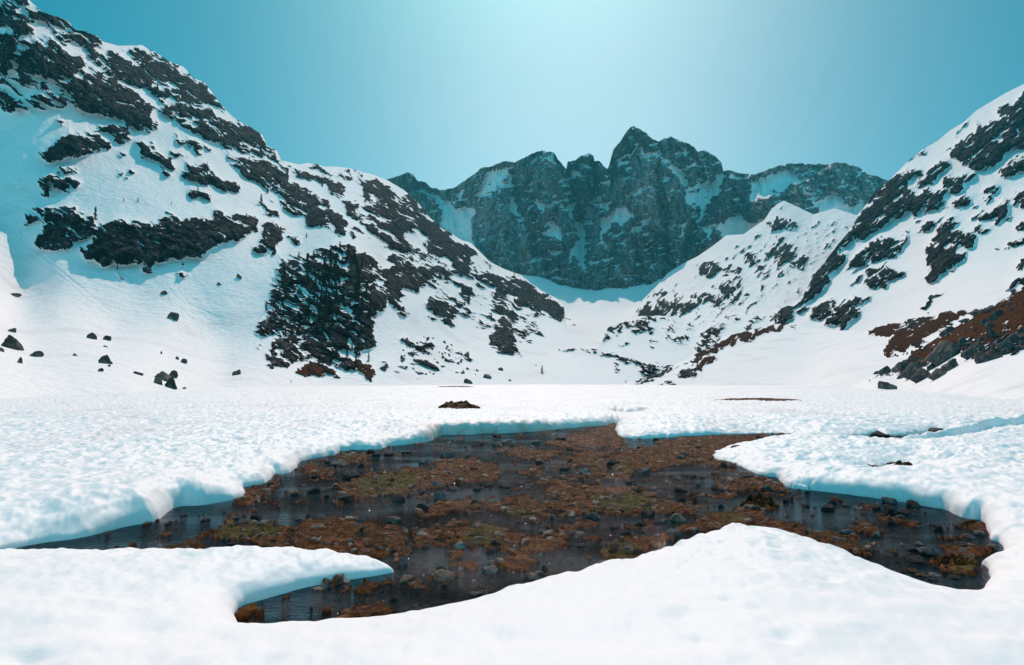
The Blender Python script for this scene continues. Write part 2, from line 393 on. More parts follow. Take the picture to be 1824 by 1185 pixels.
layer('mountain_far_wall', 'grey rock wall with a pointed summit closing the valley', 600, 1640, bx,
      [(590, 500), (800, 520), (1040, 540), (1640, 500)], wall_ctrl, m_wall, [([(500, 100), (1800, 100), (1800, 700), (500, 700)], .81)] + wall_rocks, .81,
      relief=[(T(4, 1092, 290, 1130, 520, 1175, 640, 1185, 800), -70, 9), (T(4, 820, 330, 850, 520, 930, 700, 990, 830), -45, 11), (T(4, 730, 330, 720, 600, 700, 850), 40, 28),
              (T(4, 970, 210, 1000, 500, 1080, 800), 55, 26), (T(4, 1250, 270, 1260, 420, 1200, 560), -60, 9), (T(5, 385, 90, 400, 300, 330, 600, 260, 850), 80, 40), (T(5, 400, 180, 375, 400), 18, 6),
              (T(5, 490, 300, 545, 540, 560, 800), -30, 8), (T(5, 560, 300, 600, 560, 620, 780), 35, 14), (T(5, 780, 400, 700, 600, 640, 760), -45, 12), (T(5, 870, 320, 850, 480, 760, 700), 50, 14),
              (T(5, 980, 340, 940, 520), -40, 10), (T(4, 500, 400, 600, 520, 600, 660), -40, 16), (T(4, 290, 350, 400, 480, 470, 600), 40, 14), (T(5, 1090, 330, 1050, 520), 35, 18), (T(5, 1450, 290, 1500, 470), 30, 14), (T(5, 1340, 310, 1400, 430), -25, 12)],
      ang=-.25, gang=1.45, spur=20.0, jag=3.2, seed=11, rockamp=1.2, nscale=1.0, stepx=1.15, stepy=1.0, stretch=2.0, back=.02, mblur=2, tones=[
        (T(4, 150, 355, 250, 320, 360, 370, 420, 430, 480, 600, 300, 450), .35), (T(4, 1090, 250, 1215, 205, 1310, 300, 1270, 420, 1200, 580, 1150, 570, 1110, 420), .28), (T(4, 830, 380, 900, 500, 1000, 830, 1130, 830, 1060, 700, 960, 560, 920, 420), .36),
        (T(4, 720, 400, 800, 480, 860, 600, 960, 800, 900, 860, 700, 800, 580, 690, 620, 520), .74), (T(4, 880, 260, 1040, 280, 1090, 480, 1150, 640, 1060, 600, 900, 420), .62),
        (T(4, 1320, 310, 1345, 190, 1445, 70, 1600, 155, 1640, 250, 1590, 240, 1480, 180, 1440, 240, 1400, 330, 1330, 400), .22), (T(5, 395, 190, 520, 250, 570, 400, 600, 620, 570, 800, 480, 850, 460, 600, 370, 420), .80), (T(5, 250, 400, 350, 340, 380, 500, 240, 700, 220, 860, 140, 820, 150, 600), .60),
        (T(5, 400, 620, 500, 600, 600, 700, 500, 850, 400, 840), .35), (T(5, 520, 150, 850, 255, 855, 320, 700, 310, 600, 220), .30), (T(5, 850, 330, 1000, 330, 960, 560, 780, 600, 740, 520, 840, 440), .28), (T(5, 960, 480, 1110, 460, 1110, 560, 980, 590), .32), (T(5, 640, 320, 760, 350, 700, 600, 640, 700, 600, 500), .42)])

# ---- cirque snow and valley snow
cq = [(500, 380), (780, 410)] + T(4, 590, 690, 690, 790, 770, 830, 850, 858, 950, 868, 1000, 800, 1060, 822, 1130, 828, 1160, 800, 1190, 795, 1220, 862, 1280, 877, 1380, 862, 1420, 842, 1460, 850) + \
     T(5, 390, 832, 460, 852, 530, 858, 600, 812, 680, 772, 740, 752, 800, 702, 880, 662, 1000, 640, 1300, 620, 1700, 620)
m_cirque = mountain_mat('cirque_snow', 1.1, GR)
layer('snow_cirque', 'snow basin at the foot of the far rock wall', 640, 1560, cq, [(600, 692), (1560, 692)],
      [(640, 690, 330), (640, 450, 1500), (900, 690, 360), (1100, 686, 400), (1060, 600, 800), (1060, 575, 1080), (1120, 552, 1330), (1100, 525, 1420), (1100, 495, 1480), (950, 500, 1460), (1000, 560, 1250), (850, 440, 1540), (1000, 530, 1300), (1250, 480, 1450),
       (1250, 560, 1000), (1300, 690, 380), (1300, 620, 620), (1400, 420, 1500), (1560, 690, 400), (1560, 420, 1400)], m_cirque,
      [(T(5, 70, 970, 200, 960, 330, 990, 200, 1010), .25), (T(5, 100, 900, 170, 910, 170, 935, 110, 930), .3), (T(5, 430, 910, 500, 890, 400, 1010), .35), (T(7, 490, 236, 570, 236, 560, 242), .7), (T(5, 350, 930, 400, 920, 380, 960), .4),
       (T(7, 220, 230, 330, 190, 410, 240, 380, 245, 300, 215), .5)], 0.0,
      bulge=[(T(5, 180, 985, 225, 985, 240, 1040, 170, 1050), 14, 5), (T(4, 1050, 920, 1100, 910, 1130, 960, 1060, 980), 12, 5)], seed=23, jag=.6, snowamp=2.2, back=.03)

# ---- sunlit slope right of the cirque
dc = [(1090, 605)] + T(5, 370, 1085, 400, 1040, 430, 990, 500, 920, 560, 850, 640, 800, 720, 760, 800, 705, 870, 650, 960, 645, 1010, 610, 1070, 570, 1110, 510, 1140, 485, 1175, 468, 1230, 492, 1330, 540, 1440, 508, 1560, 545, 1620, 480, 1720, 380)
d_rocks = [(T(5, 720, 810, 800, 785, 860, 820, 830, 860, 740, 860), .8), (T(5, 850, 880, 880, 820, 940, 780, 940, 850, 880, 880), .7), (T(5, 990, 740, 1050, 780, 1050, 820, 1000, 830, 970, 790), .75),
 (T(5, 1080, 710, 1160, 690, 1210, 710, 1170, 760, 1100, 760), .7), (T(5, 1120, 840, 1180, 720, 1240, 710, 1220, 770, 1300, 760, 1310, 800, 1240, 800, 1160, 850), .8), (T(5, 1020, 830, 1090, 830, 1060, 870, 1020, 870), .55),
 (T(5, 810, 1040, 840, 930, 950, 890, 970, 940, 900, 990), .82), (T(5, 1020, 960, 1060, 920, 1090, 930, 1040, 960), .7),
 (T(5, 370, 1090, 420, 1020, 560, 990, 680, 1000, 770, 950, 780, 990, 700, 1040, 600, 1085, 480, 1085), .9), (T(5, 440, 970, 520, 915, 570, 950, 500, 990), .5), (T(5, 780, 1010, 800, 950, 830, 950, 790, 1030), .6),
 (T(5, 1070, 590, 1110, 556, 1230, 565, 1220, 590, 1100, 605), .85), (T(5, 1110, 515, 1170, 475, 1250, 512), .25), (T(5, 1200, 625, 1270, 610, 1260, 640), .6), (T(5, 1280, 705, 1320, 695, 1300, 725), .7), (T(5, 1340, 645, 1430, 650, 1340, 660), .5),
 (T(5, 1115, 665, 1150, 650, 1155, 680), .8), (T(5, 600, 900, 1100, 560, 1560, 540, 1450, 900, 1100, 1180, 500, 1180), .20), (T(5, 700, 1180, 850, 1090, 990, 1065, 990, 1075, 860, 1110), .85), (T(5, 985, 1050, 1015, 1035, 1000, 1060), .8)]
d_rocks = [d_rocks[-3]] + d_rocks[:-3] + d_rocks[-2:]
m_mid = mountain_mat('sunlit_slope', 1.05, (DK[1], (.05, .053, .057), (.12, .12, .12)))
layer('mountain_sunlit_slope', 'sunlit snow slope with scattered crags right of the far wall', 1090, 1600, dc, [(1080, 640), (1600, 640)],
      [(1090, 600, 820), (1130, 590, 850), (1130, 640, 600), (1200, 510, 1150), (1250, 450, 1260), (1300, 415, 1330), (1380, 360, 1420), (1380, 450, 1100), (1300, 520, 900), (1250, 600, 640), (1400, 560, 680), (1400, 630, 520), (1550, 380, 1300), (1550, 500, 850), (1600, 350, 1300), (1600, 600, 560)],
      m_mid, d_rocks, 0.02, ang=-.75, seed=31, jag=1.6, nscale=.9, snowamp=2.6, spur=2.5, bulge=[(d_rocks[9][0], 5, 6), (d_rocks[5][0], 4, 6)])

# ---- left mountain
g1 = [(-500, -420), (-60, -90), (0, -52)] + T(1, 60, -60, 120, -25, 150, 0, 200, 45, 260, 75, 330, 102, 362, 112, 385, 148, 440, 165, 500, 185, 550, 222, 620, 240, 700, 238, 750, 240, 830, 285, 900, 330, 960, 350, 1015, 410, 1070, 430,
     1110, 480, 1150, 540, 1195, 590, 1240, 630, 1330, 675, 1375, 710, 1400, 765, 1450, 790, 1475, 840, 1560, 862, 1620, 855, 1650, 858, 1700, 875, 1760, 872, 1824, 884)
g1 = [g1[0], g1[1], g1[2]] + sorted(g1[3:])
g2 = T(3, 600, 108, 640, 118, 720, 140, 790, 170, 840, 200, 880, 225, 940, 290, 980, 340, 1020, 375, 1080, 415, 1140, 455, 1200, 500, 1270, 562, 1360, 598, 1420, 635, 1500, 680, 1560, 715, 1615, 750, 1629, 775, 1635, 850, 1670, 860, 1780, 930, 1900, 990, 2060, 1090, 2100, 1150)
lm = []
def R1(v, *p): lm.append((T(1, *p), v))
def R2(v, *p): lm.append((T(2, *p), v))
def R3(v, *p): lm.append((T(3, *p), v))
def R8(v, *p): lm.append((T(8, *p), v))
lm.append(([(-420, -360), (40, -60), (30, 40), (-420, 200)], .5))
R1(.9, 0, 60, 60, 90, 120, 120, 180, 150, 185, 195, 120, 180, 60, 160, 0, 110)
R1(.6, 0, -60, 120, -40, 165, 20, 110, 15, 90, 50, 40, 40, 0, 20)
R1(.85, 130, 55, 200, 45, 300, 90, 362, 100, 360, 145, 310, 125, 230, 95, 160, 90)
R1(.75, 310, 150, 380, 145, 500, 185, 550, 222, 480, 258, 440, 235, 360, 190)
R1(.95, 0, 180, 50, 210, 70, 260, 60, 330, 35, 375, 0, 370)
R1(.88, 100, 280, 160, 240, 250, 245, 330, 275, 440, 330, 460, 380, 380, 390, 300, 400, 240, 400, 180, 380, 160, 420, 110, 410, 90, 350)
R1(.92, 340, 450, 420, 400, 520, 400, 560, 440, 640, 450, 720, 510, 785, 545, 790, 620, 830, 670, 790, 695, 700, 680, 640, 640, 560, 600, 500, 580, 430, 560, 370, 510)
R1(.5, 230, 490, 320, 480, 310, 520, 250, 540, 215, 510)
R1(.92, 530, 360, 590, 290, 630, 280, 640, 320, 730, 375, 800, 420, 780, 450, 700, 440, 640, 420, 590, 415)
R1(.8, 690, 270, 720, 240, 800, 265, 900, 325, 1010, 405, 1090, 445, 1150, 545, 1195, 595, 1130, 560, 1090, 545, 1000, 530, 920, 490, 880, 420, 780, 400, 720, 360, 680, 320)
R1(.8, 800, 480, 840, 440, 900, 480, 870, 510, 820, 500)
R1(.7, 850, 560, 920, 545, 1000, 600, 990, 640, 930, 625, 870, 590)
R1(.82, 900, 500, 1000, 530, 1090, 570, 1150, 640, 1200, 700, 1260, 760, 1290, 800, 1230, 790, 1150, 740, 1060, 710, 1010, 650, 1010, 600, 940, 560)
R1(.88, 1160, 620, 1240, 635, 1330, 680, 1395, 750, 1395, 810, 1340, 780, 1260, 730, 1190, 680)
R1(.97, 1400, 765, 1450, 790, 1475, 840, 1420, 830)
R1(.94, 200, 825, 260, 760, 330, 710, 420, 700, 500, 710, 590, 740, 560, 770, 480, 790, 380, 820, 270, 845)
R1(.85, 540, 650, 610, 645, 670, 690, 670, 730, 620, 740, 560, 690, 460, 700, 480, 680)
R1(.45, 280, 630, 340, 610, 370, 630, 300, 650); R1(.45, 430, 635, 530, 640, 520, 655, 440, 645); R1(.6, 330, 680, 370, 670, 370, 690)
R1(.78, 690, 745, 760, 745, 830, 790, 1000, 815, 990, 830, 900, 830, 890, 870, 830, 880, 790, 840, 740, 800)
R1(.7, 600, 795, 690, 795, 660, 830, 630, 845); R1(.75, 820, 880, 890, 890, 880, 930, 840, 940); R1(.7, 590, 885, 650, 890, 730, 905, 700, 930, 640, 905)
R1(.88, 970, 880, 1010, 850, 1080, 870, 1140, 910, 1130, 940, 1090, 960, 1030, 960, 970, 940); R1(.88, 1100, 960, 1150, 930, 1210, 960, 1265, 1000, 1200, 1000)
R1(.88, 970, 1010, 1040, 1005, 1100, 1040, 1080, 1055, 1010, 1045); R1(.5, 900, 690, 1000, 730, 1110, 790, 1030, 790, 960, 750)
R1(.88, 1220, 870, 1290, 865, 1310, 900, 1260, 920); R1(.85, 1280, 930, 1330, 900, 1400, 900, 1460, 930, 1440, 970, 1380, 970, 1300, 950)
R1(.85, 1290, 830, 1400, 850, 1480, 890, 1540, 950, 1600, 1000, 1660, 1035, 1600, 1015, 1480, 945, 1380, 885)
R1(.92, 1480, 960, 1550, 970, 1640, 1030, 1740, 1080, 1790, 1150, 1810, 1177, 1620, 1177, 1590, 1130, 1500, 1110, 1475, 1050)
R1(.8, 1560, 870, 1640, 920, 1620, 950, 1570, 900)
R1(.75, 190, 950, 260, 930, 400, 950, 440, 985, 330, 1000, 250, 1010, 200, 1010); R1(.85, 270, 910, 330, 875, 410, 880, 380, 900, 290, 915); R1(.75, 240, 1030, 320, 1020, 300, 1040)
R1(.72, 140, 1120, 200, 1100, 330, 1090, 410, 1110, 440, 1177, 120, 1177)
R1(.9, 0, 400, 30, 420, 0, 450); R1(.9, 0, 500, 50, 510, 40, 530, 0, 545); R1(.45, 430, 830, 490, 820, 450, 855)
R2(1.0, 410, 430, 440, 400, 490, 290, 560, 260, 640, 265, 700, 285, 790, 260, 850, 255, 960, 250, 1060, 255, 1090, 218, 1160, 238, 1250, 232, 1288, 258, 1288, 310, 1230, 330, 1190, 355, 1110, 350, 1060, 390, 1020, 440, 960, 450, 880, 440, 810, 465, 730, 465, 640, 475, 560, 460, 460, 470)
R2(.85, 170, 350, 220, 300, 290, 260, 330, 210, 380, 210, 420, 250, 470, 260, 490, 290, 440, 350, 370, 370, 310, 410, 240, 415, 200, 400)
R2(.7, 100, 290, 150, 225, 210, 205, 250, 230, 200, 270, 140, 290)
R2(.97, 1280, 390, 1320, 330, 1330, 280, 1400, 270, 1415, 300, 1415, 370, 1370, 420, 1310, 425)
R2(.88, 1310, 170, 1350, 190, 1400, 240, 1360, 235, 1310, 200); R2(.75, 830, 220, 910, 215, 900, 245, 840, 235); R2(.8, 490, 470, 570, 460, 550, 490, 500, 480)
R2(.88, 720, 480, 765, 480, 775, 522, 730, 512); R2(.85, 565, 520, 610, 520, 620, 560, 590, 545); R2(.85, 885, 490, 935, 488, 910, 512); R2(.85, 865, 530, 942, 524, 900, 552)
R3(.78, 40, 95, 100, 90, 200, 110, 200, 190, 130, 170, 60, 130); R3(.92, 0, 160, 50, 170, 80, 215, 0, 210)
R3(.88, 60, 50, 120, 60, 220, 110, 280, 150, 330, 190, 380, 230, 430, 260, 480, 290, 540, 300, 580, 380, 575, 435, 520, 410, 470, 370, 430, 400, 390, 370, 380, 330, 310, 310, 270, 270, 280, 200, 200, 160)
R3(.75, 340, 90, 400, 120, 430, 150, 420, 180, 350, 130); R3(.45, 370, 95, 430, 85, 470, 95, 550, 110, 540, 130, 450, 110); R3(.85, 450, 150, 500, 150, 570, 200, 580, 240, 540, 235, 480, 190)
R3(.8, 560, 120, 640, 120, 740, 160, 790, 200, 840, 240, 880, 230, 940, 290, 970, 370, 960, 440, 920, 390, 900, 400, 830, 390, 790, 340, 740, 330, 700, 300, 650, 270, 670, 200, 590, 160)
R3(.1, 600, 130, 640, 130, 650, 180, 620, 240, 600, 200); R3(.15, 740, 150, 800, 170, 870, 215, 860, 235, 800, 205)
R3(.78, 580, 260, 650, 300, 740, 350, 830, 390, 900, 470, 940, 510, 880, 520, 820, 500, 760, 470, 690, 420, 680, 370, 600, 330, 580, 300)
R3(.92, 970, 390, 1010, 370, 1080, 420, 1140, 460, 1190, 500, 1185, 570, 1160, 620, 1110, 600, 1080, 560, 1010, 540, 970, 470)
R3(.92, 1180, 490, 1270, 565, 1210, 540); R3(.85, 1195, 565, 1235, 570, 1230, 585, 1200, 580)
R3(.97, 1200, 620, 1280, 610, 1350, 610, 1420, 650, 1500, 690, 1560, 720, 1625, 760, 1628, 830, 1590, 850, 1540, 820, 1480, 790, 1420, 760, 1370, 700, 1350, 720, 1290, 690, 1230, 660)
R3(.6, 1500, 790, 1560, 810, 1540, 830); R3(.75, 1110, 650, 1150, 660, 1190, 710, 1180, 750, 1130, 710); R3(.82, 950, 600, 1000, 570, 1080, 600, 1080, 640, 1010, 620, 980, 620)
R3(.94, 790, 520, 850, 530, 900, 560, 930, 600, 935, 690, 870, 690, 850, 640, 750, 600, 740, 580, 830, 570); R3(.88, 750, 600, 840, 640, 850, 700, 870, 810, 840, 810, 790, 750, 770, 690, 740, 640)
R3(.8, 960, 760, 990, 720, 1050, 750, 1130, 790, 1100, 840, 1090, 880, 1040, 840, 980, 800); R3(.82, 940, 550, 1000, 660, 1030, 700, 1000, 690, 940, 620); R3(.72, 1060, 660, 1100, 720, 1150, 800, 1100, 770)
R3(.88, 1280, 750, 1340, 760, 1400, 810, 1380, 860, 1340, 850, 1300, 780); R3(.97, 1290, 840, 1350, 830, 1390, 880, 1410, 970, 1440, 1010, 1380, 990, 1310, 990, 1280, 930, 1290, 890)
R3(.82, 1400, 800, 1480, 850, 1535, 910, 1510, 915, 1450, 860); R3(.85, 1438, 1008, 1505, 1050, 1480, 1052); R3(.6, 1210, 818, 1265, 830, 1250, 838)
R3(.6, 840, 905, 900, 925, 965, 965, 965, 990, 890, 970); R3(.42, 900, 1020, 1000, 1010, 1050, 1060, 1000, 1112, 920, 1090); R3(.5, 1060, 990, 1160, 1000, 1180, 1040, 1090, 1030); R3(.8, 735, 1050, 790, 1060, 760, 1078)
R3(.16, 740, 980, 880, 900, 1200, 1000, 1200, 1110, 900, 1125, 740, 1080); R3(.75, 1230, 1080, 1295, 1105, 1250, 1112)
lm[-3], lm[-2] = lm[-2], lm[-3]
sp_ = lm.pop(-2 if False else [i for i, (p, v) in enumerate(lm) if v == .16][0]); lm.insert(0, sp_)
R3(.85, 260, 370, 330, 390, 290, 412); R3(.85, 310, 440, 360, 430, 365, 465, 310, 475); R3(.85, 610, 400, 640, 410, 640, 445, 615, 430)
R8(1.0, 700, 40, 790, 70, 860, 110, 950, 140, 980, 200, 1020, 260, 1020, 320, 1000, 380, 1050, 440, 1085, 560, 1060, 600, 1000, 570, 985, 640, 990, 740, 995, 880, 950, 900, 900, 860, 890, 950, 840, 880, 850, 720, 850, 560, 820, 420, 780, 380, 790, 250, 740, 140, 700, 100)
R8(.88, 1040, 240, 1110, 250, 1200, 290, 1220, 400, 1230, 440, 1180, 440, 1150, 370, 1080, 320); R8(.93, 1110, 140, 1200, 150, 1240, 210, 1300, 230, 1340, 300, 1350, 400, 1290, 430, 1230, 380, 1200, 270, 1130, 200)
R8(.93, 1110, 400, 1170, 470, 1240, 620, 1180, 560, 1120, 470)
R8(.64, 250, 200, 700, 60, 800, 380, 860, 600, 840, 900, 450, 850, 100, 760, 200, 420)
R8(.93, 510, 700, 600, 700, 700, 740, 770, 700, 780, 840, 740, 870, 750, 970, 650, 980, 560, 970, 510, 930, 480, 980, 400, 960, 390, 870, 450, 840, 520, 850)
R8(.95, 160, 900, 200, 830, 290, 815, 390, 820, 390, 930, 370, 990, 300, 1030, 180, 1040, 130, 1050, 170, 960); R8(.0, 215, 885, 300, 870, 290, 920, 225, 928)
R8(.93, 50, 720, 90, 660, 160, 690, 230, 700, 220, 740, 160, 750, 150, 800, 100, 805, 60, 770)
R8(.85, 190, 420, 240, 340, 270, 260, 320, 220, 380, 240, 330, 350, 260, 370, 220, 410); R8(.88, 180, 550, 210, 470, 240, 450, 220, 510); R8(.75, 260, 430, 350, 400, 300, 500); R8(.8, 80, 880, 120, 840, 100, 900)
R8(.85, 270, 600, 330, 590, 340, 620); R8(.9, 500, 290, 555, 300, 550, 312); R8(.9, 420, 780, 480, 780, 480, 810, 430, 810); R8(.75, 700, 660, 770, 680, 760, 740); R8(.8, 550, 470, 640, 480, 640, 700, 560, 680); R8(.7, 680, 380, 750, 400, 740, 600, 690, 600)
R8(.85, 400, 1010, 500, 990, 560, 1020, 700, 1010, 760, 960, 850, 990, 950, 1000, 1020, 1080, 960, 1120, 880, 1080, 780, 1040, 700, 1060, 745, 1125, 650, 1100, 560, 1080, 470, 1090, 400, 1060)
R8(.8, 1020, 1010, 1100, 1030, 1050, 1052)
# two near-duplicates: crag drawn twice, keep the first solid block on top of the mixed field
mixed = [i for i, (p, v) in enumerate(lm) if v == .64 and p[0][0] > 480][0]
mx = lm.pop(mixed); lm.insert(0, mx)
lm.insert(0, (T(1, 560, 230, 900, 330, 1180, 560, 1400, 760, 1820, 1150, 1500, 1120, 1250, 880, 1000, 720, 800, 560, 500, 350), .24)); lm.insert(0, (T(3, 380, 90, 700, 130, 950, 280, 1270, 570, 1600, 760, 1400, 960, 1150, 860, 900, 640, 600, 380), .24)); lm.insert(0, ([(-300, -200), (60, -40), (300, 200), (60, 200), (-300, 200)], .3))
cliff = T(2, 410, 430, 490, 290, 560, 260, 850, 255, 1090, 220, 1285, 260, 1285, 310, 1190, 355, 1060, 390, 1020, 440, 880, 440, 640, 475, 460, 470)
crag = T(8, 700, 40, 950, 140, 1020, 260, 1085, 560, 990, 640, 995, 880, 850, 1000, 400, 1010, 130, 1050, 170, 900, 60, 790, 100, 660, 200, 420, 320, 200, 560, 120)
tr = [T(2, 20, 300, 100, 430, 180, 500, 245, 525), T(2, 60, 290, 150, 420, 250, 500, 330, 560, 450, 670), T(2, 110, 330, 220, 440, 330, 540, 440, 620, 520, 700, 600, 750), T(2, 480, 700, 560, 760, 670, 820), T(2, 130, 370, 300, 510, 420, 610, 560, 720),
      T(2, 820, 570, 900, 660, 920, 760, 960, 880), T(2, 860, 570, 950, 680, 1100, 750), T(2, 950, 680, 970, 770, 1050, 850, 1115, 935), T(2, 930, 760, 980, 890), T(2, 990, 780, 1035, 915), T(2, 840, 640, 860, 700), T(2, 840, 770, 880, 830), T(2, 1130, 835, 1220, 790, 1310, 720), T(2, 1170, 850, 1240, 800, 1290, 750)]
tr2 = [T(11, 600, 40, 800, 190, 1000, 300, 1150, 400, 1280, 460), T(11, 560, 60, 760, 200, 960, 320, 1100, 420, 1300, 520), T(7, 285, 380, 330, 440, 370, 500)]
m_left = mountain_mat('left_mountain', .5, DK)
layer('mountain_left', 'steep snow covered mountain with dark crags on the left', -360, 1176, g1 + g2, [(-500, 745), (0, 716), (150, 706), (300, 697), (660, 689), (1000, 687), (1180, 688)],
      [(-400, -300, 560), (0, -60, 620), (0, 100, 520), (0, 300, 455), (0, 400, 405), (0, 480, 340), (0, 600, 195), (0, 714, 55), (-400, 300, 300), (-400, 735, 36),
       (200, 85, 740), (200, 250, 560), (200, 385, 425), (200, 440, 398), (200, 480, 368), (200, 600, 260), (200, 702, 86), (300, 640, 215), (300, 696, 118),
       (400, 200, 830), (400, 330, 600), (420, 430, 440), (400, 560, 340), (400, 670, 235), (420, 693, 150),
       (530, 290, 900), (530, 400, 600), (600, 310, 1020), (560, 440, 470), (460, 600, 310), (560, 688, 240), (300, 490, 372), (300, 580, 285), (100, 400, 412), (100, 480, 355), (100, 560, 268), (200, 540, 315), (60, 640, 140),
       (620, 440, 440), (580, 560, 355), (670, 560, 370), (680, 650, 300), (680, 688, 260),
       (700, 320, 1120), (700, 450, 640), (750, 550, 480), (760, 660, 340), (850, 687, 310), (850, 455, 1050), (850, 560, 650), (880, 650, 410), (1000, 545, 950), (1000, 600, 640), (990, 660, 420), (1000, 686, 360), (1150, 670, 420), (1176, 687, 360)],
      m_left, lm, 0.0, browns=[T(8, 400, 1010, 500, 1000, 620, 1060, 700, 1060, 745, 1125, 650, 1100, 560, 1080, 470, 1090, 400, 1060), T(8, 800, 1010, 950, 1000, 1020, 1080, 960, 1115, 880, 1080), T(3, 1400, 905, 1480, 940, 1490, 965, 1430, 930), T(7, 60, 290, 100, 300, 160, 355, 140, 350)],
      relief=[(g1[10:], 10, 14)], bulge=[(cliff, 9, 7), (crag, 13, 16), (T(3, 1290, 840, 1350, 830, 1390, 880, 1410, 970, 1310, 990), 10, 6), (T(3, 1200, 620, 1350, 610, 1625, 760, 1625, 830, 1480, 790, 1290, 690), 9, 6),
       (T(2, 1280, 390, 1320, 330, 1400, 270, 1411, 370, 1310, 425), 9, 5), (T(1, 340, 450, 520, 400, 785, 545, 790, 695, 560, 600), 9, 7), (T(1, 200, 825, 330, 710, 500, 710, 480, 790), 7, 6), (T(3, 780, 340, 960, 300, 970, 440, 800, 390), 6, 6), (T(3, 970, 390, 1180, 480, 1160, 620, 1010, 540), 7, 7),
       (T(3, 960, 690, 1200, 830, 1290, 850, 1290, 960, 1100, 880, 1000, 800), -7, 8)],
      tracks=[(t, 1.5, 1.0) for t in tr] + [(t, 1.4, 1.0) for t in tr2], ang=.55, seed=41, jag=3.0, nscale=1.25, dust=.35, stepx=1.25, stepy=1.1, stretch=2.8, bigrock=9.0)
# ---- knoll in mid valley
kc = T(7, 470, 390, 510, 345, 560, 250, 640, 225, 720, 195, 800, 190, 930, 195, 1000, 225, 1060, 250, 1100, 235, 1200, 200, 1300, 182, 1330, 205, 1430, 175, 1480, 145, 1530, 145, 1640, 170, 1800, 200)
kr = []
for v, p in [(.88, (520, 330, 560, 260, 640, 230, 720, 200, 800, 195, 920, 200, 950, 220, 880, 215, 800, 220, 740, 230, 650, 250, 600, 280, 540, 330)), (.9, (690, 300, 700, 240, 760, 220, 820, 240, 810, 270, 740, 290)),
  (.88, (575, 345, 620, 325, 700, 315, 680, 335, 600, 350)), (.85, (780, 350, 800, 300, 830, 320, 810, 350)), (.85, (860, 360, 900, 300, 960, 285, 1010, 310, 1000, 330, 950, 320, 980, 360, 940, 355, 900, 330)),
  (.8, (840, 290, 900, 250, 1000, 230, 1030, 260, 960, 250, 860, 300)), (.85, (1060, 280, 1100, 240, 1180, 225, 1190, 270, 1140, 300, 1080, 320, 1060, 310)), (.75, (1010, 380, 1080, 320, 1170, 310, 1180, 340, 1130, 350, 1060, 400)),
  (.85, (1100, 232, 1200, 198, 1300, 183, 1290, 197, 1180, 222)), (.9, (1275, 290, 1330, 210, 1430, 180, 1420, 195, 1360, 230, 1330, 270)), (.93, (1425, 250, 1480, 148, 1550, 145, 1530, 210, 1480, 250)), (.8, (780, 430, 860, 420, 860, 440, 790, 445))]:
    kr.append((T(7, *p), v))
m_knoll = mountain_mat('knoll', .5, DK)
layer('hill_knoll', 'rounded rocky knolls under snow in the middle of the valley', 1060, 1480, kc, [(1050, 672), (1480, 672)],
      [(1060, 660, 430), (1080, 620, 560), (1140, 565, 640), (1140, 610, 560), (1200, 660, 430), (1250, 575, 640), (1250, 630, 480), (1330, 562, 660), (1330, 620, 500), (1400, 550, 700), (1480, 560, 680), (1480, 660, 400), (1350, 665, 420)],
      m_knoll, kr, 0.0, seed=53, jag=1.5, ang=.3, nscale=.7, bulge=[(kr[1][0], 5, 4), (kr[4][0], 5, 4), (T(7, 520, 330, 640, 230, 930, 200, 1020, 300, 900, 370, 650, 360), 8, 9)])

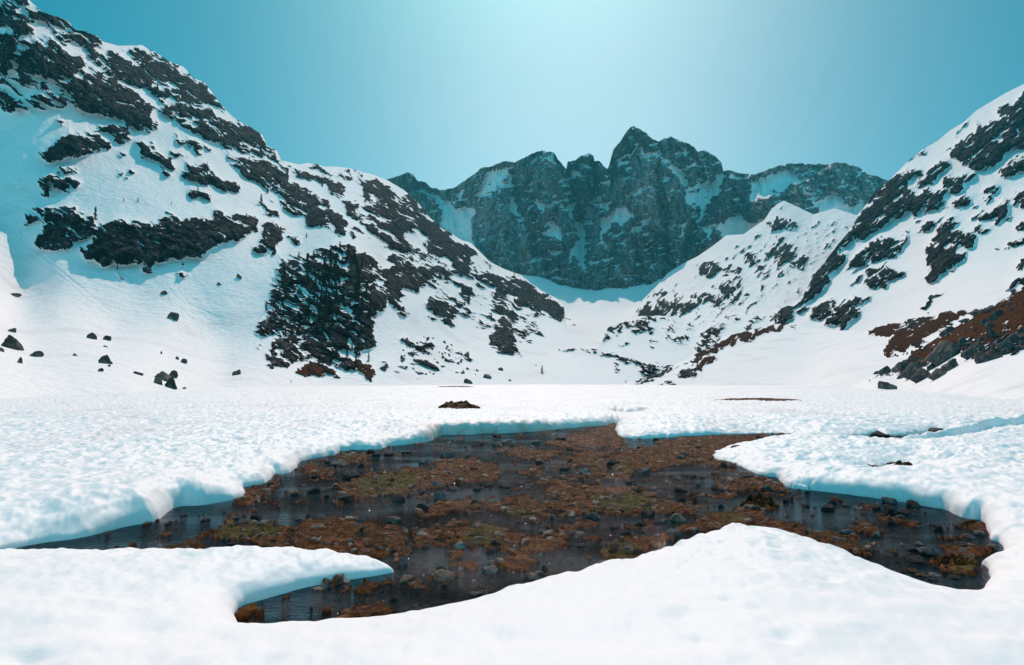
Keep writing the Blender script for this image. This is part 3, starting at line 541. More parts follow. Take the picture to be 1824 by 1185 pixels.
# ---- right mountain
rc = T(6, 120, 860, 145, 880, 190, 835, 240, 812, 265, 800, 275, 770, 310, 710, 350, 660, 390, 610, 430, 560, 470, 500, 500, 450, 530, 410, 570, 382, 610, 340, 650, 300, 700, 260, 760, 225, 800, 190, 850, 160, 900, 115, 950, 85, 1010, 50, 1071, 20, 1300, -90, 1900, -380)
rr = []
for v, p in [(.88, (1100, 40, 1000, 110, 960, 150, 900, 170, 880, 200, 840, 220, 800, 260, 810, 290, 850, 310, 930, 330, 980, 300, 1000, 270, 1100, 250)), (.05, (935, 210, 1000, 198, 990, 226, 950, 225)),
  (.88, (980, 350, 1010, 300, 1100, 260, 1100, 320, 1000, 360)), (.8, (780, 400, 790, 360, 830, 350, 900, 350, 850, 390, 800, 420)), (.82, (680, 390, 680, 350, 740, 320, 780, 290, 800, 320, 760, 350, 720, 390)),
  (.86, (570, 385, 600, 350, 650, 330, 700, 330, 650, 380, 680, 430, 720, 400, 790, 410, 770, 450, 700, 480, 600, 500, 560, 530, 500, 580, 460, 600, 450, 560, 400, 640, 440, 640, 400, 690, 370, 710, 330, 780, 290, 795, 265, 780, 310, 700, 370, 620, 430, 550, 480, 470, 530, 400)),
  (.5, (620, 320, 650, 285, 740, 225, 745, 240, 680, 290)), (.4, (800, 200, 850, 160, 910, 135, 900, 155, 830, 200)), (.4, (960, 110, 1071, 50, 1071, 70, 990, 120)),
  (.85, (450, 660, 500, 600, 560, 580, 600, 590, 670, 550, 640, 590, 600, 640, 540, 660, 470, 690, 420, 710)), (.75, (480, 740, 520, 690, 580, 680, 650, 700, 600, 730, 560, 760, 500, 750)),
  (.88, (690, 560, 710, 530, 750, 520, 740, 545, 700, 565)), (.93, (720, 610, 760, 560, 800, 500, 830, 520, 800, 560, 880, 560, 895, 600, 860, 620, 840, 600, 850, 650, 800, 700, 740, 745, 720, 730, 725, 680, 715, 640)),
  (.75, (800, 460, 850, 435, 890, 430, 860, 460, 810, 470)), (.9, (880, 510, 940, 490, 1010, 470, 1020, 490, 980, 515, 900, 515)), (.9, (890, 540, 930, 540, 930, 565, 900, 560)), (.8, (950, 380, 990, 370, 960, 420, 920, 440)),
  (.92, (1020, 420, 1120, 390, 1120, 470, 1040, 460)), (.92, (1030, 530, 1120, 490, 1120, 560, 1040, 555)), (.88, (965, 612, 990, 603, 985, 627)), (.88, (1005, 610, 1071, 570, 1120, 590, 1020, 622)), (.93, (1035, 670, 1100, 640, 1100, 690, 1040, 700)),
  (.9, (990, 760, 1050, 720, 1100, 715, 1100, 740, 1010, 770)), (.9, (690, 832, 720, 800, 795, 773, 780, 790, 740, 800, 750, 820, 700, 842)), (.92, (300, 870, 310, 820, 380, 800, 360, 850, 310, 875)),
  (.95, (345, 895, 380, 820, 450, 800, 525, 793, 525, 812, 460, 825, 465, 860, 410, 907)), (.92, (145, 900, 190, 830, 270, 800, 290, 810, 230, 830, 200, 890)), (.88, (240, 862, 290, 820, 270, 862)), (.7, (425, 750, 470, 725, 480, 735)),
  (.3, (1100, 100, 1900, -200, 1900, 700, 1150, 650)), (.2, (640, 470, 800, 440, 1000, 400, 1050, 500, 900, 560, 700, 600))]:
    rr.append((T(6, *p), v))
rr = rr[-2:] + rr[:-2]
m_right = mountain_mat('right_mountain', .5, DK)
layer('mountain_right', 'steep snow covered mountain with dark crags on the right', 1355, 2210, rc, [(1330, 640), (1560, 650), (2300, 700)],
      [(1360, 590, 600), (1430, 530, 680), (1430, 600, 520), (1500, 430, 820), (1575, 320, 960), (1700, 240, 960), (1824, 150, 960), (2000, 40, 960), (1824, 300, 720), (1824, 450, 480), (1824, 600, 260), (1600, 450, 680), (1600, 560, 480), (1700, 380, 680), (1700, 520, 440), (1500, 600, 480), (1700, 630, 290), (1500, 645, 420), (2200, -100, 900), (2200, 400, 420), (2200, 690, 170)],
      m_right, rr, 0.0, seed=61, ang=-.72, jag=2.6, nscale=1.25, stretch=2.8, stepx=1.3, browns=[T(6, 425, 752, 470, 726, 480, 735, 440, 752), T(6, 380, 805, 388, 812, 370, 830, 360, 825)],
      tracks=[(T(9, 620, 310, 760, 200, 870, 60, 890, 0), .5, 1.0), (T(9, 920, 180, 940, 120, 1000, 40), .5, 1.0), (T(9, 640, 260, 720, 190, 830, 80), .4, 1.)],
      bulge=[(rr[14][0], 12, 7), (rr[27][0], 10, 6), (rr[26][0], 7, 5), (rr[7][0], 6, 6), (rr[2][0], 8, 8)])

# ---- snow mound with brown ribs
mc = T(7, 660, 555, 685, 546, 770, 516, 850, 461, 910, 457, 1000, 415, 1130, 348, 1180, 305, 1300, 275, 1420, 245, 1500, 231, 1565, 231, 1590, 245, 1700, 262) + [(1500, 589), (1548, 588)] + T(9, 520, 407, 620, 373, 750, 371, 800, 334, 1000, 309, 1100, 278, 1200, 258, 1300, 252, 1420, 272) + [(1790, 575), (2000, 590)]
mr = [(T(7, *p), v) for v, p in [(1.0, (1000, 430, 1010, 400, 1130, 350, 1180, 305, 1300, 275, 1420, 245, 1500, 231, 1575, 231, 1575, 250, 1500, 257, 1400, 292, 1290, 322, 1200, 352, 1130, 392, 1050, 432)),
   (.98, (925, 530, 1000, 470, 1145, 405, 1130, 440, 1050, 490, 980, 525)), (.97, (685, 547, 770, 518, 850, 463, 910, 458, 1000, 418, 1000, 432, 900, 482, 840, 522, 720, 567)),
   (.35, (1420, 370, 1480, 375, 1570, 415, 1560, 425, 1470, 395)), (.98, (790, 571, 850, 541, 880, 552, 940, 563, 960, 570))]]
mr.append((T(9, 750, 410, 800, 340, 980, 315, 870, 390, 780, 420), .97)); mr.append((T(9, 880, 388, 970, 340, 950, 368, 900, 402), -.1)); mr.append((T(9, 820, 590, 880, 530, 1000, 545, 940, 590), .95)); mr.append((T(9, 195, 895, 250, 893, 240, 900), .8))
hb = T(9, 463, 447, 520, 405, 620, 373, 750, 371, 745, 415, 800, 425, 870, 390, 980, 320, 1000, 309, 1100, 278, 1200, 258, 1300, 252, 1420, 272, 1400, 297, 1280, 297, 1220, 342, 1150, 402, 1050, 452, 950, 502, 940, 522, 820, 602, 720, 642, 600, 642, 600, 608, 680, 520, 690, 462, 580, 502, 530, 492)
m_mound = mountain_mat('mound', .32, DK, brown=(.072, .029, .016))
layer('hill_mound', 'smooth snow mound with ribs of rusty brown heath below the right mountain', 1110, 1960, mc, [(1100, 688), (1560, 694), (1960, 712)],
      [(1117, 687, 330), (1160, 665, 380), (1200, 645, 420), (1300, 600, 500), (1400, 578, 520), (1500, 590, 430), (1250, 687, 290), (1330, 650, 360), (1400, 620, 410), (1400, 690, 250), (1450, 650, 330), (1500, 690, 185), (1500, 640, 300), (1560, 600, 360), (1620, 580, 350), (1740, 555, 300), (1600, 640, 250), (1700, 600, 230), (1600, 692, 160), (1800, 600, 200), (1960, 580, 220), (1960, 700, 70), (1800, 700, 110)],
      m_mound, mr, 0.0, browns=[hb, mr[0][0], T(7, 1040, 450, 1145, 405, 1130, 440, 1050, 480)], seed=71, ang=-.4, jag=1.2, snowamp=1.3, stepx=1.15, stepy=.9, nscale=.8, dust=.3,
      tracks=[(T(7, 1420, 375, 1470, 378, 1520, 400, 1560, 425), 1.5, 3)])

# ---- moraine rib left of centre
ic = T(7, 170, 470, 230, 420, 280, 368, 460, 366, 590, 388, 620, 412, 700, 424, 770, 445, 800, 452, 850, 470, 900, 520, 960, 560)
ir = [(T(7, *p), v) for v, p in [(.95, (280, 372, 310, 352, 320, 366, 460, 366, 590, 386, 620, 412, 700, 424, 770, 445, 850, 452, 790, 505, 770, 512, 720, 455, 640, 442, 600, 424, 550, 398, 450, 382, 330, 378)),
   (.75, (600, 440, 640, 470, 610, 492, 590, 460)), (.7, (648, 465, 668, 465, 665, 492)), (.85, (715, 455, 750, 460, 740, 492, 718, 482)), (.6, (190, 462, 205, 460, 210, 500, 195, 498))]]
m_rib = mountain_mat('rib', .33, DK)
layer('hill_moraine', 'low moraine with a dark rocky lip above a shaded snow hollow', 956, 1215, ic, [(950, 690), (1220, 690)],
      [(956, 670, 400), (985, 640, 470), (1000, 622, 520), (1060, 622, 460), (1120, 640, 400), (1200, 680, 350), (1000, 687, 340), (1060, 660, 395), (1100, 687, 340), (1200, 689, 335)], m_rib, ir, 0.0, seed=81, jag=1.0, ang=.3, nscale=.6,
      bulge=[(T(7, 290, 385, 450, 385, 590, 400, 610, 490, 500, 490, 380, 450), -10, 5), (T(7, 280, 360, 590, 380, 780, 440, 780, 460, 590, 400, 280, 380), 4, 2)], tracks=[(T(7, 285, 390, 340, 460, 375, 500), .6, .8)], stepx=1.0, stepy=.8)

# ---- near bouldery slope on the right
jc = [(1380, 692), (1480, 688), (1520, 680)] + T(9, 380, 872, 480, 850, 560, 790, 720, 728, 830, 658, 880, 602, 1000, 538, 1150, 452, 1340, 338, 1430, 272, 1560, 218, 1700, 128, 1824, 48) + [(2210, 270)]
jr = [(T(9, 1824, 48, 1700, 128, 1560, 218, 1430, 272, 1340, 338, 1150, 452, 1000, 538, 880, 602, 830, 658, 720, 728, 560, 790, 480, 850, 380, 870, 480, 862, 600, 822, 740, 792, 760, 850, 840, 842, 900, 800, 980, 750, 1080, 700, 1130, 690, 1300, 610, 1380, 640, 1430, 720, 1500, 702, 1720, 622, 1900, 570, 2600, 300, 2600, -300), .99),
      (T(9, 950, 745, 1100, 690, 1220, 640, 1300, 615, 1300, 640, 1120, 720, 980, 765), .0), (T(9, 890, 790, 990, 750, 980, 770, 900, 815), .0), (T(9, 1460, 530, 1560, 490, 1540, 520, 1470, 540), .0)]
jb = T(9, 1824, 60, 1700, 150, 1430, 300, 1150, 470, 1000, 560, 850, 650, 900, 700, 1000, 690, 1300, 500, 1500, 540, 1824, 400, 2400, 100, 2400, -200)
m_near = mountain_mat('boulder_slope', .16, DK, brown=(.088, .036, .017))
layer('hill_boulder_slope', 'rusty grass slope strewn with boulders at the right', 1380, 2205, jc, [(1370, 695), (1480, 695), (1560, 699), (1824, 716), (2205, 742)],
      [(1380, 694, 135), (1480, 690, 190), (1528, 682, 240), (1560, 698, 100), (1600, 690, 150), (1600, 660, 215), (1824, 714, 55), (1824, 650, 88), (1824, 600, 125), (1824, 509, 180), (1743, 555, 210), (1700, 640, 130), (1630, 625, 235), (2200, 735, 36), (2200, 500, 120), (2200, 300, 190)],
      m_near, jr, 0.0, browns=[jb], seed=91, ang=-.5, jag=2.5, stepx=1.15, stepy=.9, dust=.5, snowamp=.9, nscale=.9)

# ------------------------------------------------------------------ valley floor: snow sheet with the stream hollow
def smooth_closed(P, it=1):
    P = np.array(P)
    for _ in range(it):
        Q = np.roll(P, -1, 0); P = np.stack([P * .75 + Q * .25, P * .25 + Q * .75], 1).reshape(-1, 2)
    return P
def W(z, pts): return [on_plane(x, y, z) for x, y in pts]
basin = []
basin += W(0, [(-40, 992)] + T(21, 0, 1008, 200, 966, 430, 940, 600, 892, 700, 872, 830, 852, 870, 812, 930, 772, 1050, 768, 1150, 752, 1250, 732, 1290, 702, 1262, 672, 1330, 664, 1415, 645, 1425, 600, 1490, 607, 1580, 557, 1590, 532, 1680, 515, 1750, 500))
basin += W(0, T(22, 690, 230, 740, 202, 960, 196, 1000, 177, 1100, 167, 1240, 151, 1290, 112, 1400, 116, 1590, 101, 1640, 106))
basin += W(0, T(23, 900, 95, 1100, 72, 1290, 60, 1300, 50, 1358, 50, 1352, 66, 1333, 116, 1400, 141, 1560, 141, 1640, 131))
basin += W(0, T(24, 330, 151, 500, 132, 800, 127, 1000, 118)) + W(.05, T(24, 1210, 118, 1070, 147, 900, 167, 780, 187, 690, 207, 625, 232)) + W(0, T(24, 660, 242, 630, 275, 650, 302, 740, 312, 800, 332, 900, 377, 960, 397, 1080, 412, 1060, 432, 1120, 472, 1200, 487, 1300, 492))
basin += W(0, T(25, 0, 477, 200, 497, 400, 522, 550, 542, 650, 557, 800, 577, 920, 602, 1050, 622, 1130, 662, 1180, 682, 1300, 692, 1332, 760, 1340, 820, 1430, 842)) + W(.08, T(25, 1430, 870, 1370, 905, 1260, 945)) + W(0, T(25, 1300, 985, 1330, 1012, 1330, 1050, 1352, 1082))
near_sil = [(1737.6, 1042), (1694, 1049), (1654, 1037), (1616, 1023.6), (1589, 1010), (1546, 994), (1508, 975), (1475.6, 967), (1427, 953), (1400, 948), (1343, 938.5), (1300, 935), (1267, 941), (1224, 953), (1176, 972), (1132, 984),
            (1100, 995), (1034.5, 1008), (996, 1020), (937, 1031.6), (892, 1040.5), (848, 1060), (786, 1074), (723.5, 1086.7), (676.7, 1093), (598.6, 1097.6), (558, 1102), (505, 1104), (442, 1105)]
basin += W(.15, near_sil)
basin += W(0.03, [(420.6, 1104), (414, 1090), (427, 1075), (470.6, 1063), (505, 1053), (536, 1043), (598.6, 1032), (661, 1023), (701, 1016)])
basin += W(.09, [(702, 1004), (689, 996), (661, 986.7), (598.6, 981), (520.5, 977), (473.7, 971), (427, 974), (380, 976), (340, 973), (289, 978), (170, 978)]) + W(.1, [(0, 984.5), (-40, 996)])
basin = smooth_closed(basin, 1)
holes = [basin]
holes.append(smooth_closed(W(0, [(1094, 735), (1097, 742), (1108, 745.5), (1124, 744), (1138, 741), (1152, 737.5)]) + W(0.02, [(1150, 736), (1120, 737), (1105, 736)])))
holes.append(smooth_closed(W(.15, T(26, 640, 278, 700, 284, 780, 268, 880, 262, 960, 254, 1060, 262, 1200, 250, 1380, 240, 1330, 256, 1210, 268, 1120, 280, 1060, 294, 980, 292, 850, 303, 760, 298)) ))
holes.append(smooth_closed(W(.2, T(26, 870, 440, 940, 446, 1020, 428, 1200, 416, 1250, 452, 1250, 464, 1180, 472, 1000, 464, 930, 460))))

EDGE = [(0, 983, .55, .85), (100, 960, .55, .8), (200, 942, .6, .3), (300, 905, .5, .18), (430, 878, .32, .3), (540, 825, .35, .3), (620, 803, .3, .15), (680, 800, .3, .1), (780, 775, .55, .10), (900, 771, .55, .09), (1050, 760, .4, .2), (1100, 775, .15, .3), (1200, 779, .25, .06),
        (1400, 771, .1, .3), (1300, 795, .1, .4), (1300, 826, .16, .3), (1400, 868, .32, .22), (1550, 887, .36, .14), (1700, 915, .36, .12), (1780, 970, .22, .2), (1750, 1010, .22, .2), (1694, 1046, .2, .1), (1500, 972, .2, .1), (1400, 948, .2, .1), (1300, 936, .2, .1), (1180, 970, .2, .1), (1000, 1020, .2, .1), (800, 1070, .2, .1), (600, 1100, .2, .1), (420, 1095, .22, .15),
        (470, 1063, .22, .12), (600, 1032, .17, .09), (690, 1016, .12, .07), (690, 996, .1, .3), (500, 977, .11, .45), (300, 976, .14, .6), (100, 984, .2, .7), (1120, 740, .4, .1), (1500, 770, .3, .3), (1600, 765, .35, .3), (1580, 835, .25, .3)]
ex = np.array([(*on_plane(a, b, 0), c, d) for a, b, c, d in EDGE])
def edge_params(X, Y):
    w = 0; h = 0; wd = 0
    for x, y, c, d in ex:
        k = 1 / (((X - x) ** 2 + (Y - y) ** 2) / (.3 + .01 * y * y) + .15) ** 2
        w = w + k; h = h + k * c; wd = wd + k * d
    return h / w, wd / w
def sdf(X, Y, polys, rng_=None):
    """positive outside the stream hollows"""
    out = np.full(X.shape, 50.0)
    for p in polys:
        x0, y0 = p.min(0) - 6; x1, y1 = p.max(0) + 6
        m = (X > x0) & (X < x1) & (Y > y0) & (Y < y1)
        xs, ys = X[m], Y[m]
        if not len(xs): continue
        d = dist_poly(xs, ys, list(map(tuple, p)) + [tuple(p[0])])
        d = np.where(inside(xs, ys, p), -d, d)
        out[m] = np.minimum(out[m], d)
    return out
DENTS = [(1430, 800, 60, .22), (1500, 812, 90, .16), (1640, 805, 60, .2), (1580, 822, 60, .14), (1660, 796, 50, .14), (1700, 800, 40, .12), (1720, 822, 50, .12), (1450, 835, 70, .12), (1380, 820, 60, .08), (1620, 768, 70, .1), (1560, 790, 60, .12), (1620, 790, 50, .12), (1400, 790, 50, .08),
         (1740, 830, 60, .08), (600, 690, 1, 0), (470, 1140, 60, .04), (40, 1150, 50, .05), (250, 1075, 70, .04), (1400, 1135, 50, .05), (1300, 1053, 30, .04), (220, 1015, 60, .03), (1250, 1130, 40, .04), (1470, 1015, 30, .03), (100, 905, 90, .05)]
def floor_h(X, Y, d):
    he, wd = edge_params(X, Y)
    wd = np.maximum(wd, .10 + .002 * Y)
    plateau = .58 + .0 * X
    d = d + .035 * np.clip(Y / 12, .5, 2) * fbm(X * 2.0, Y * 1.4, 301, 2, .5) + .10 * smooth(8, 20, Y) * gn(X * 1.1, Y * .5, 305)
    dd = np.clip(d, 0, None)
    h = he * (1 - np.exp(-dd / wd)) ** .7
    far = np.maximum(plateau - he, 0) * (1 - np.exp(-np.clip(dd - .1, 0, None) / (1.6 + .05 * Y)))
    h = h + far
    fade = smooth(.05, 1.0, dd)
    lump = .035 * fbm(X / 1.3, Y / 1.1, 311, 4, .55) + .022 * fbm(X * 2.2, Y * 1.6, 312, 3) 
    near = smooth(9, 5, Y); mid = smooth(9, 14, Y)
    cups = .06 * np.clip(.55 + 1.1 * fbm(X / 3.5, Y / 5, 325, 2), .1, 1.5) * (ridged(X * 1.5 + .5 * gn(X * .6, Y * .6, 326), Y * .9, 313, 3) - .3) + .05 * smooth(.2, .7, fbm(X * .5, Y * .35, 327, 3)) * ridged(X * .8, Y * .5, 328, 2) + .012 * fbm(X * 6, Y * 4, 314, 3)
    farb = .10 * fbm(X / 5, Y / 9, 315, 4, .6) * smooth(18, 50, Y)
    h = h + fade * (lump * (.35 + .65 * mid) + cups * mid + farb) + .05 * smooth(.02, .2, dd) * fbm(X * 3.2, Y * 2.2, 316, 3) * (1 - near * .7)
    h = h + near * fade * (.030 * fbm(X / 1.0, Y / .6, 318, 2))
    # the melt trench behind the right bank: the near sheet lies lower than the far one
    tp_ = np.array(W(.3, [(1560, 775), (1620, 771), (1700, 764), (1760, 757), (1830, 750), (1960, 738)])); tu = tp_[:, 0] / tp_[:, 1]
    u_ = X / Y; tl = np.interp(u_, tu, tp_[:, 1]) + .35 * gn(X * .8, Y * .3, 322) - Y
    h = h - .34 * smooth(-.35, .25, tl) * smooth(7.0, .5, tl) * smooth(tu[0] - .02, tu[2], u_)
    # lumpy thaw hollows on the right bank
    for px, py, w, a in DENTS:
        if a <= 0: continue
        cx, cyy = on_plane(px, py, .5); sx = w / F * cyy * .6; sy = sx * .9
        q = ((X - cx) / sx) ** 2 + ((Y - cyy) / sy) ** 2
        h = h - a * np.exp(-q * (1 + .5 * gn(X * 2, Y * 2, 320)))* np.minimum(1, dd * 2 + .2)
    rb = smooth(2.5, 5, X) * smooth(11, 14, Y) * smooth(40, 24, Y)
    h = h + rb * fade * .09 * fbm(X * .9, Y * 1.2, 321, 3, .5)
    h = h + .045 * smooth(.3, 0, np.abs(X + 7)) * 0
    h = np.where(d < 0, -.33, h)
    return h, d
ys = np.concatenate([np.geomspace(.45, 1.6, 12)[:-1], np.geomspace(1.6, 5.4, 120)[:-1], np.geomspace(5.4, 13, 260)[:-1], np.geomspace(13, 33, 560)[:-1], np.geomspace(33, 460, 200)])
us = np.concatenate([np.linspace(-3.0, -1.02, 50)[:-1], np.linspace(-1.02, 1.02, 1250), np.linspace(1.02, 3.0, 50)[1:]])
U, YY = np.meshgrid(us, ys); XX = U * YY
D0 = sdf(XX, YY, holes)
H, D1 = floor_h(XX, YY, D0)
heo, wdo = edge_params(XX, YY)
dirt = np.exp(-np.clip(D1, 0, None) / .32) * smooth(.25, .55, heo) * smooth(12, 18, YY) * (.65 + .35 * gn(XX * 1.3, YY, 330))
dirt = np.where(D1 < .0, 1, dirt)
dust = smooth(5, 25, YY) * (.6 + .4 * fbm(XX / 6, YY / 10, 333, 3))

s = NT('valley_snow'); co = s.coord(); 
sc_ = s.noise(s.coord((1, .45, 1)), .35, 6, .6); fine = s.noise(co, 9, 5, .65); mid_ = s.noise(s.coord((1, .6, 1)), 2.2, 5, .6); big = s.noise(s.coord((.6, .35, 1)), .12, 4)
col = s.mix(s.math('MULTIPLY', s.sstep(sc_, .46, .72), s.math('MULTIPLY', s.attr('dust'), .8)), SNOW, (.70, .64, .655))
spots = s.sstep(s.noise(s.coord((1, .5, 1)), .9, 6, .7), .60, .72)
col = s.mix(s.math('MULTIPLY', spots, s.math('MULTIPLY', s.attr('dust'), .6)), col, (.62, .47, .44))
col = s.mix(s.math('MULTIPLY', s.attr('dirt'), .85), col, s.mix(s.sstep(mid_, .4, .65), (.60, .20, .11), (.85, .48, .37)))
hb_ = s.math('ADD', s.math('MULTIPLY', fine, .35), mid_)
nr = s.bump(hb_, .4, .03)
nr = s.bump(s.noise(co, 70, 3, .7), .35, .006, nr)
floor_mat = s.done(s.bsdf(col, .55, .25, nr))
gx_r = np.gradient(D1, axis=1) / np.gradient(XX, axis=1)
gy_r = (np.gradient(D1, axis=0) - gx_r * np.gradient(XX, axis=0)) / np.gradient(YY, axis=0)
gn2 = np.clip(gx_r ** 2 + gy_r ** 2, .25, None); cell = np.gradient(YY, axis=0)
def near_(m_):
    r_ = m_.copy(); r_[1:] |= m_[:-1]; r_[:-1] |= m_[1:]; r_[:, 1:] |= m_[:, :-1]; r_[:, :-1] |= m_[:, 1:]; return r_
pos_ = D1 >= 0
sA = pos_ & near_(~pos_) & (np.abs(D1) < .3); sB = ~pos_ & near_(pos_) & (np.abs(D1) < .3)
snap = sA | sB
XX = np.where(snap, XX - D1 * gx_r / gn2, XX); YY = np.where(snap, YY - D1 * gy_r / gn2, YY); H = np.where(sA, -.02, H)
fl = mesh_np('snow_ground', np.stack([XX, YY, H], -1), grid_faces(*XX.shape), floor_mat, {'dirt': dirt, 'dust': dust})
tag(fl, kind='structure'); fl['label'] = 'melting snow sheet over the flat valley floor around the stream'

s = NT('far_snow'); base_snow = s.done(s.bsdf(SNOW, .7, .2))
ap = mesh_np('snow_field', [[-400, -80, .5], [400, -80, .5], [400, 139, .5], [1.2, .46, .5], [-1.2, .46, .5], [-400, 139, .5]], [[0, 1, 3, 4], [0, 4, 5, 5], [1, 2, 3, 3]][:1], floor_mat, {'dirt': np.zeros(6), 'dust': np.zeros(6)})
tag(ap, kind='structure')
ap2 = mesh_np('snow_field', [[-400, -80, .5], [-1.2, .46, .5], [-400, 139, .5], [400, -80, .5], [400, 139, .5], [1.2, .46, .5]], [[0, 1, 2], [3, 4, 5]], floor_mat, {'dirt': np.zeros(6), 'dust': np.zeros(6)}, n=3)
tag(ap2, kind='structure')
q = 9000
g = mesh_np('ground', [[-q, -300, -.6], [q, -300, -.6], [q, 9000, -.6], [-q, 9000, -.6]], [[0, 1, 2, 3]], base_snow)
tag(g, kind='structure')

# ------------------------------------------------------------------ stream bed with turf islands
TURF = [T(22, 0, 670, 60, 612, 200, 600, 340, 606, 390, 655, 480, 655, 490, 600, 620, 580, 760, 570, 900, 600, 1080, 620, 1090, 700, 1100, 790, 1020, 820, 900, 790, 700, 785, 480, 765, 300, 745, 200, 705, 0, 700),
 T(22, 690, 390, 850, 340, 1000, 310, 1200, 290, 1260, 280, 1300, 250, 1500, 235, 1610, 270, 1640, 320, 1600, 370, 1400, 380, 1300, 400, 1150, 440, 900, 460, 820, 485, 690, 495, 740, 440),
 T(22, 700, 250, 740, 200, 880, 200, 900, 230, 830, 262), T(22, 500, 300, 560, 260, 680, 300, 690, 335, 560, 342), T(22, 100, 500, 200, 410, 330, 400, 340, 320, 400, 340, 350, 430, 200, 480),
 T(23, 600, 215, 760, 190, 960, 215, 1010, 240, 850, 262, 740, 240), T(23, 900, 170, 1100, 110, 1200, 90, 1300, 50, 1360, 50, 1360, 130, 1400, 150, 1380, 190, 1100, 190),
 T(23, 1010, 270, 1150, 210, 1300, 220, 1824, 140, 1824, 270, 1700, 290, 1560, 330, 1430, 332, 1250, 320, 1100, 300),
 T(24, 330, 150, 600, 130, 1210, 112, 1100, 160, 780, 195, 620, 235, 640, 310, 400, 310, 100, 310, 0, 360, 0, 230, 200, 200), T(23, 750, 330, 900, 318, 930, 352, 800, 362), T(23, 1080, 360, 1200, 328, 1430, 342, 1455, 378, 1300, 378),
 T(23, 800, 402, 950, 368, 1120, 388, 1000, 412), T(23, 880, 450, 1000, 408, 1200, 408, 1360, 440, 1560, 468, 1700, 508, 1830, 550, 1750, 595, 1500, 572, 1300, 592, 1100, 592, 950, 605, 880, 580, 700, 600, 640, 570, 560, 530, 430, 560, 250, 592, 140, 604, 220, 540, 400, 508, 700, 488, 900, 498, 1000, 478),
 T(23, 220, 650, 400, 620, 560, 668, 700, 690, 900, 698, 1060, 718, 1085, 792, 850, 802, 800, 855, 620, 800, 350, 782, 120, 782, 130, 718), T(23, 270, 842, 400, 808, 420, 852), T(23, 350, 895, 450, 858, 560, 900, 640, 880, 680, 840, 850, 828, 870, 880, 700, 922, 500, 915),
 T(23, 980, 652, 1100, 618, 1250, 628, 1200, 662, 1000, 668), T(23, 1220, 822, 1400, 718, 1600, 708, 1720, 708, 1500, 820, 1350, 860), T(24, 380, 740, 500, 680, 620, 640, 780, 610, 960, 630, 1060, 690, 1200, 720, 1250, 760, 1200, 795, 900, 745, 740, 730, 560, 750, 430, 765),
 T(24, 640, 440, 760, 408, 960, 398, 1085, 440, 1115, 482, 960, 502, 830, 482, 760, 472, 650, 468), T(24, 820, 572, 960, 512, 1045, 560, 1085, 602, 1000, 615, 900, 595), T(24, 0, 390, 80, 368, 105, 412, 0, 412), T(24, 680, 522, 760, 498, 805, 542, 700, 542), T(24, 1400, 770, 1240, 795, 1300, 830),
 T(25, 120, 792, 300, 750, 480, 778, 600, 840, 560, 920, 400, 880, 280, 840), T(25, 300, 722, 480, 698, 640, 738, 665, 775, 560, 782, 440, 742), T(25, 600, 662, 760, 678, 975, 708, 860, 724, 640, 692), T(25, 975, 965, 1080, 905, 1250, 905, 1275, 990, 1240, 1040, 1100, 1035, 1000, 1005),
 T(25, 1000, 842, 1200, 826, 1430, 846, 1300, 902, 1100, 892), T(25, 1195, 730, 1310, 705, 1330, 765, 1240, 762), T(22, 680, 1145, 760, 1080, 900, 1055, 1025, 1075, 1000, 1115, 800, 1135), T(22, 118, 1130, 150, 1075, 280, 1045, 305, 1100, 200, 1145), T(21, 870, 992, 930, 952, 1060, 958, 1085, 990),
 T(21, 1240, 745, 1330, 700, 1430, 668, 1445, 692, 1300, 745), T(22, 430, 1090, 700, 1080, 650, 1120), T(25, 640, 110, 900, 108, 700, 140, 500, 150), T(24, 540, 300, 720, 280, 800, 330, 700, 350)]
GREEN = [T(22, 0, 670, 60, 612, 200, 600, 340, 606, 390, 655, 380, 690, 0, 695), T(22, 700, 250, 740, 200, 860, 200, 830, 255), T(23, 650, 580, 720, 550, 880, 570, 860, 610, 700, 612), T(23, 440, 670, 560, 650, 700, 700, 600, 780, 400, 770), T(23, 1160, 470, 1400, 450, 1700, 530, 1500, 570, 1250, 560),
         T(23, 1220, 822, 1400, 740, 1560, 780, 1350, 860), T(24, 620, 420, 760, 420, 770, 475, 650, 470), T(25, 1060, 905, 1270, 905, 1250, 1030, 1120, 1030), T(23, 370, 880, 500, 855, 560, 905), T(24, 900, 540, 1000, 560, 1000, 610, 920, 600), T(22, 800, 360, 1000, 320, 1200, 330, 1100, 430, 820, 450), T(24, 640, 640, 900, 650, 900, 700, 620, 690), T(25, 560, 720, 640, 740, 640, 780, 560, 770), T(24, 0, 330, 120, 330, 100, 360, 0, 360), T(23, 1230, 285, 1480, 290, 1450, 330, 1300, 320)]
MT = np.zeros((MH + 500, MW)); MG = np.zeros((MH + 500, MW))
MH_, MH = MH, MH + 500
for p in TURF: paint(MT, p, 1)
for p in GREEN: paint(MG, p, 1)
MTb = blur(MT, 4); MGb = blur(MG, 8)
bys = np.geomspace(4.2, 38, 430); bus = np.linspace(-1.0, 1.0, 1150)
BU_, BY = np.meshgrid(bus, bys); BXX = BU_ * BY
def turf_at(X, Y):
    px, py = proj(X, Y, 0.03)
    wx = 9 * fbm(px / 16, py / 8, 401, 3); wy = 4 * fbm(px / 16, py / 8, 402, 3)
    return samp(MTb, px + wx, py + wy), samp(MGb, px + wx, py + wy)
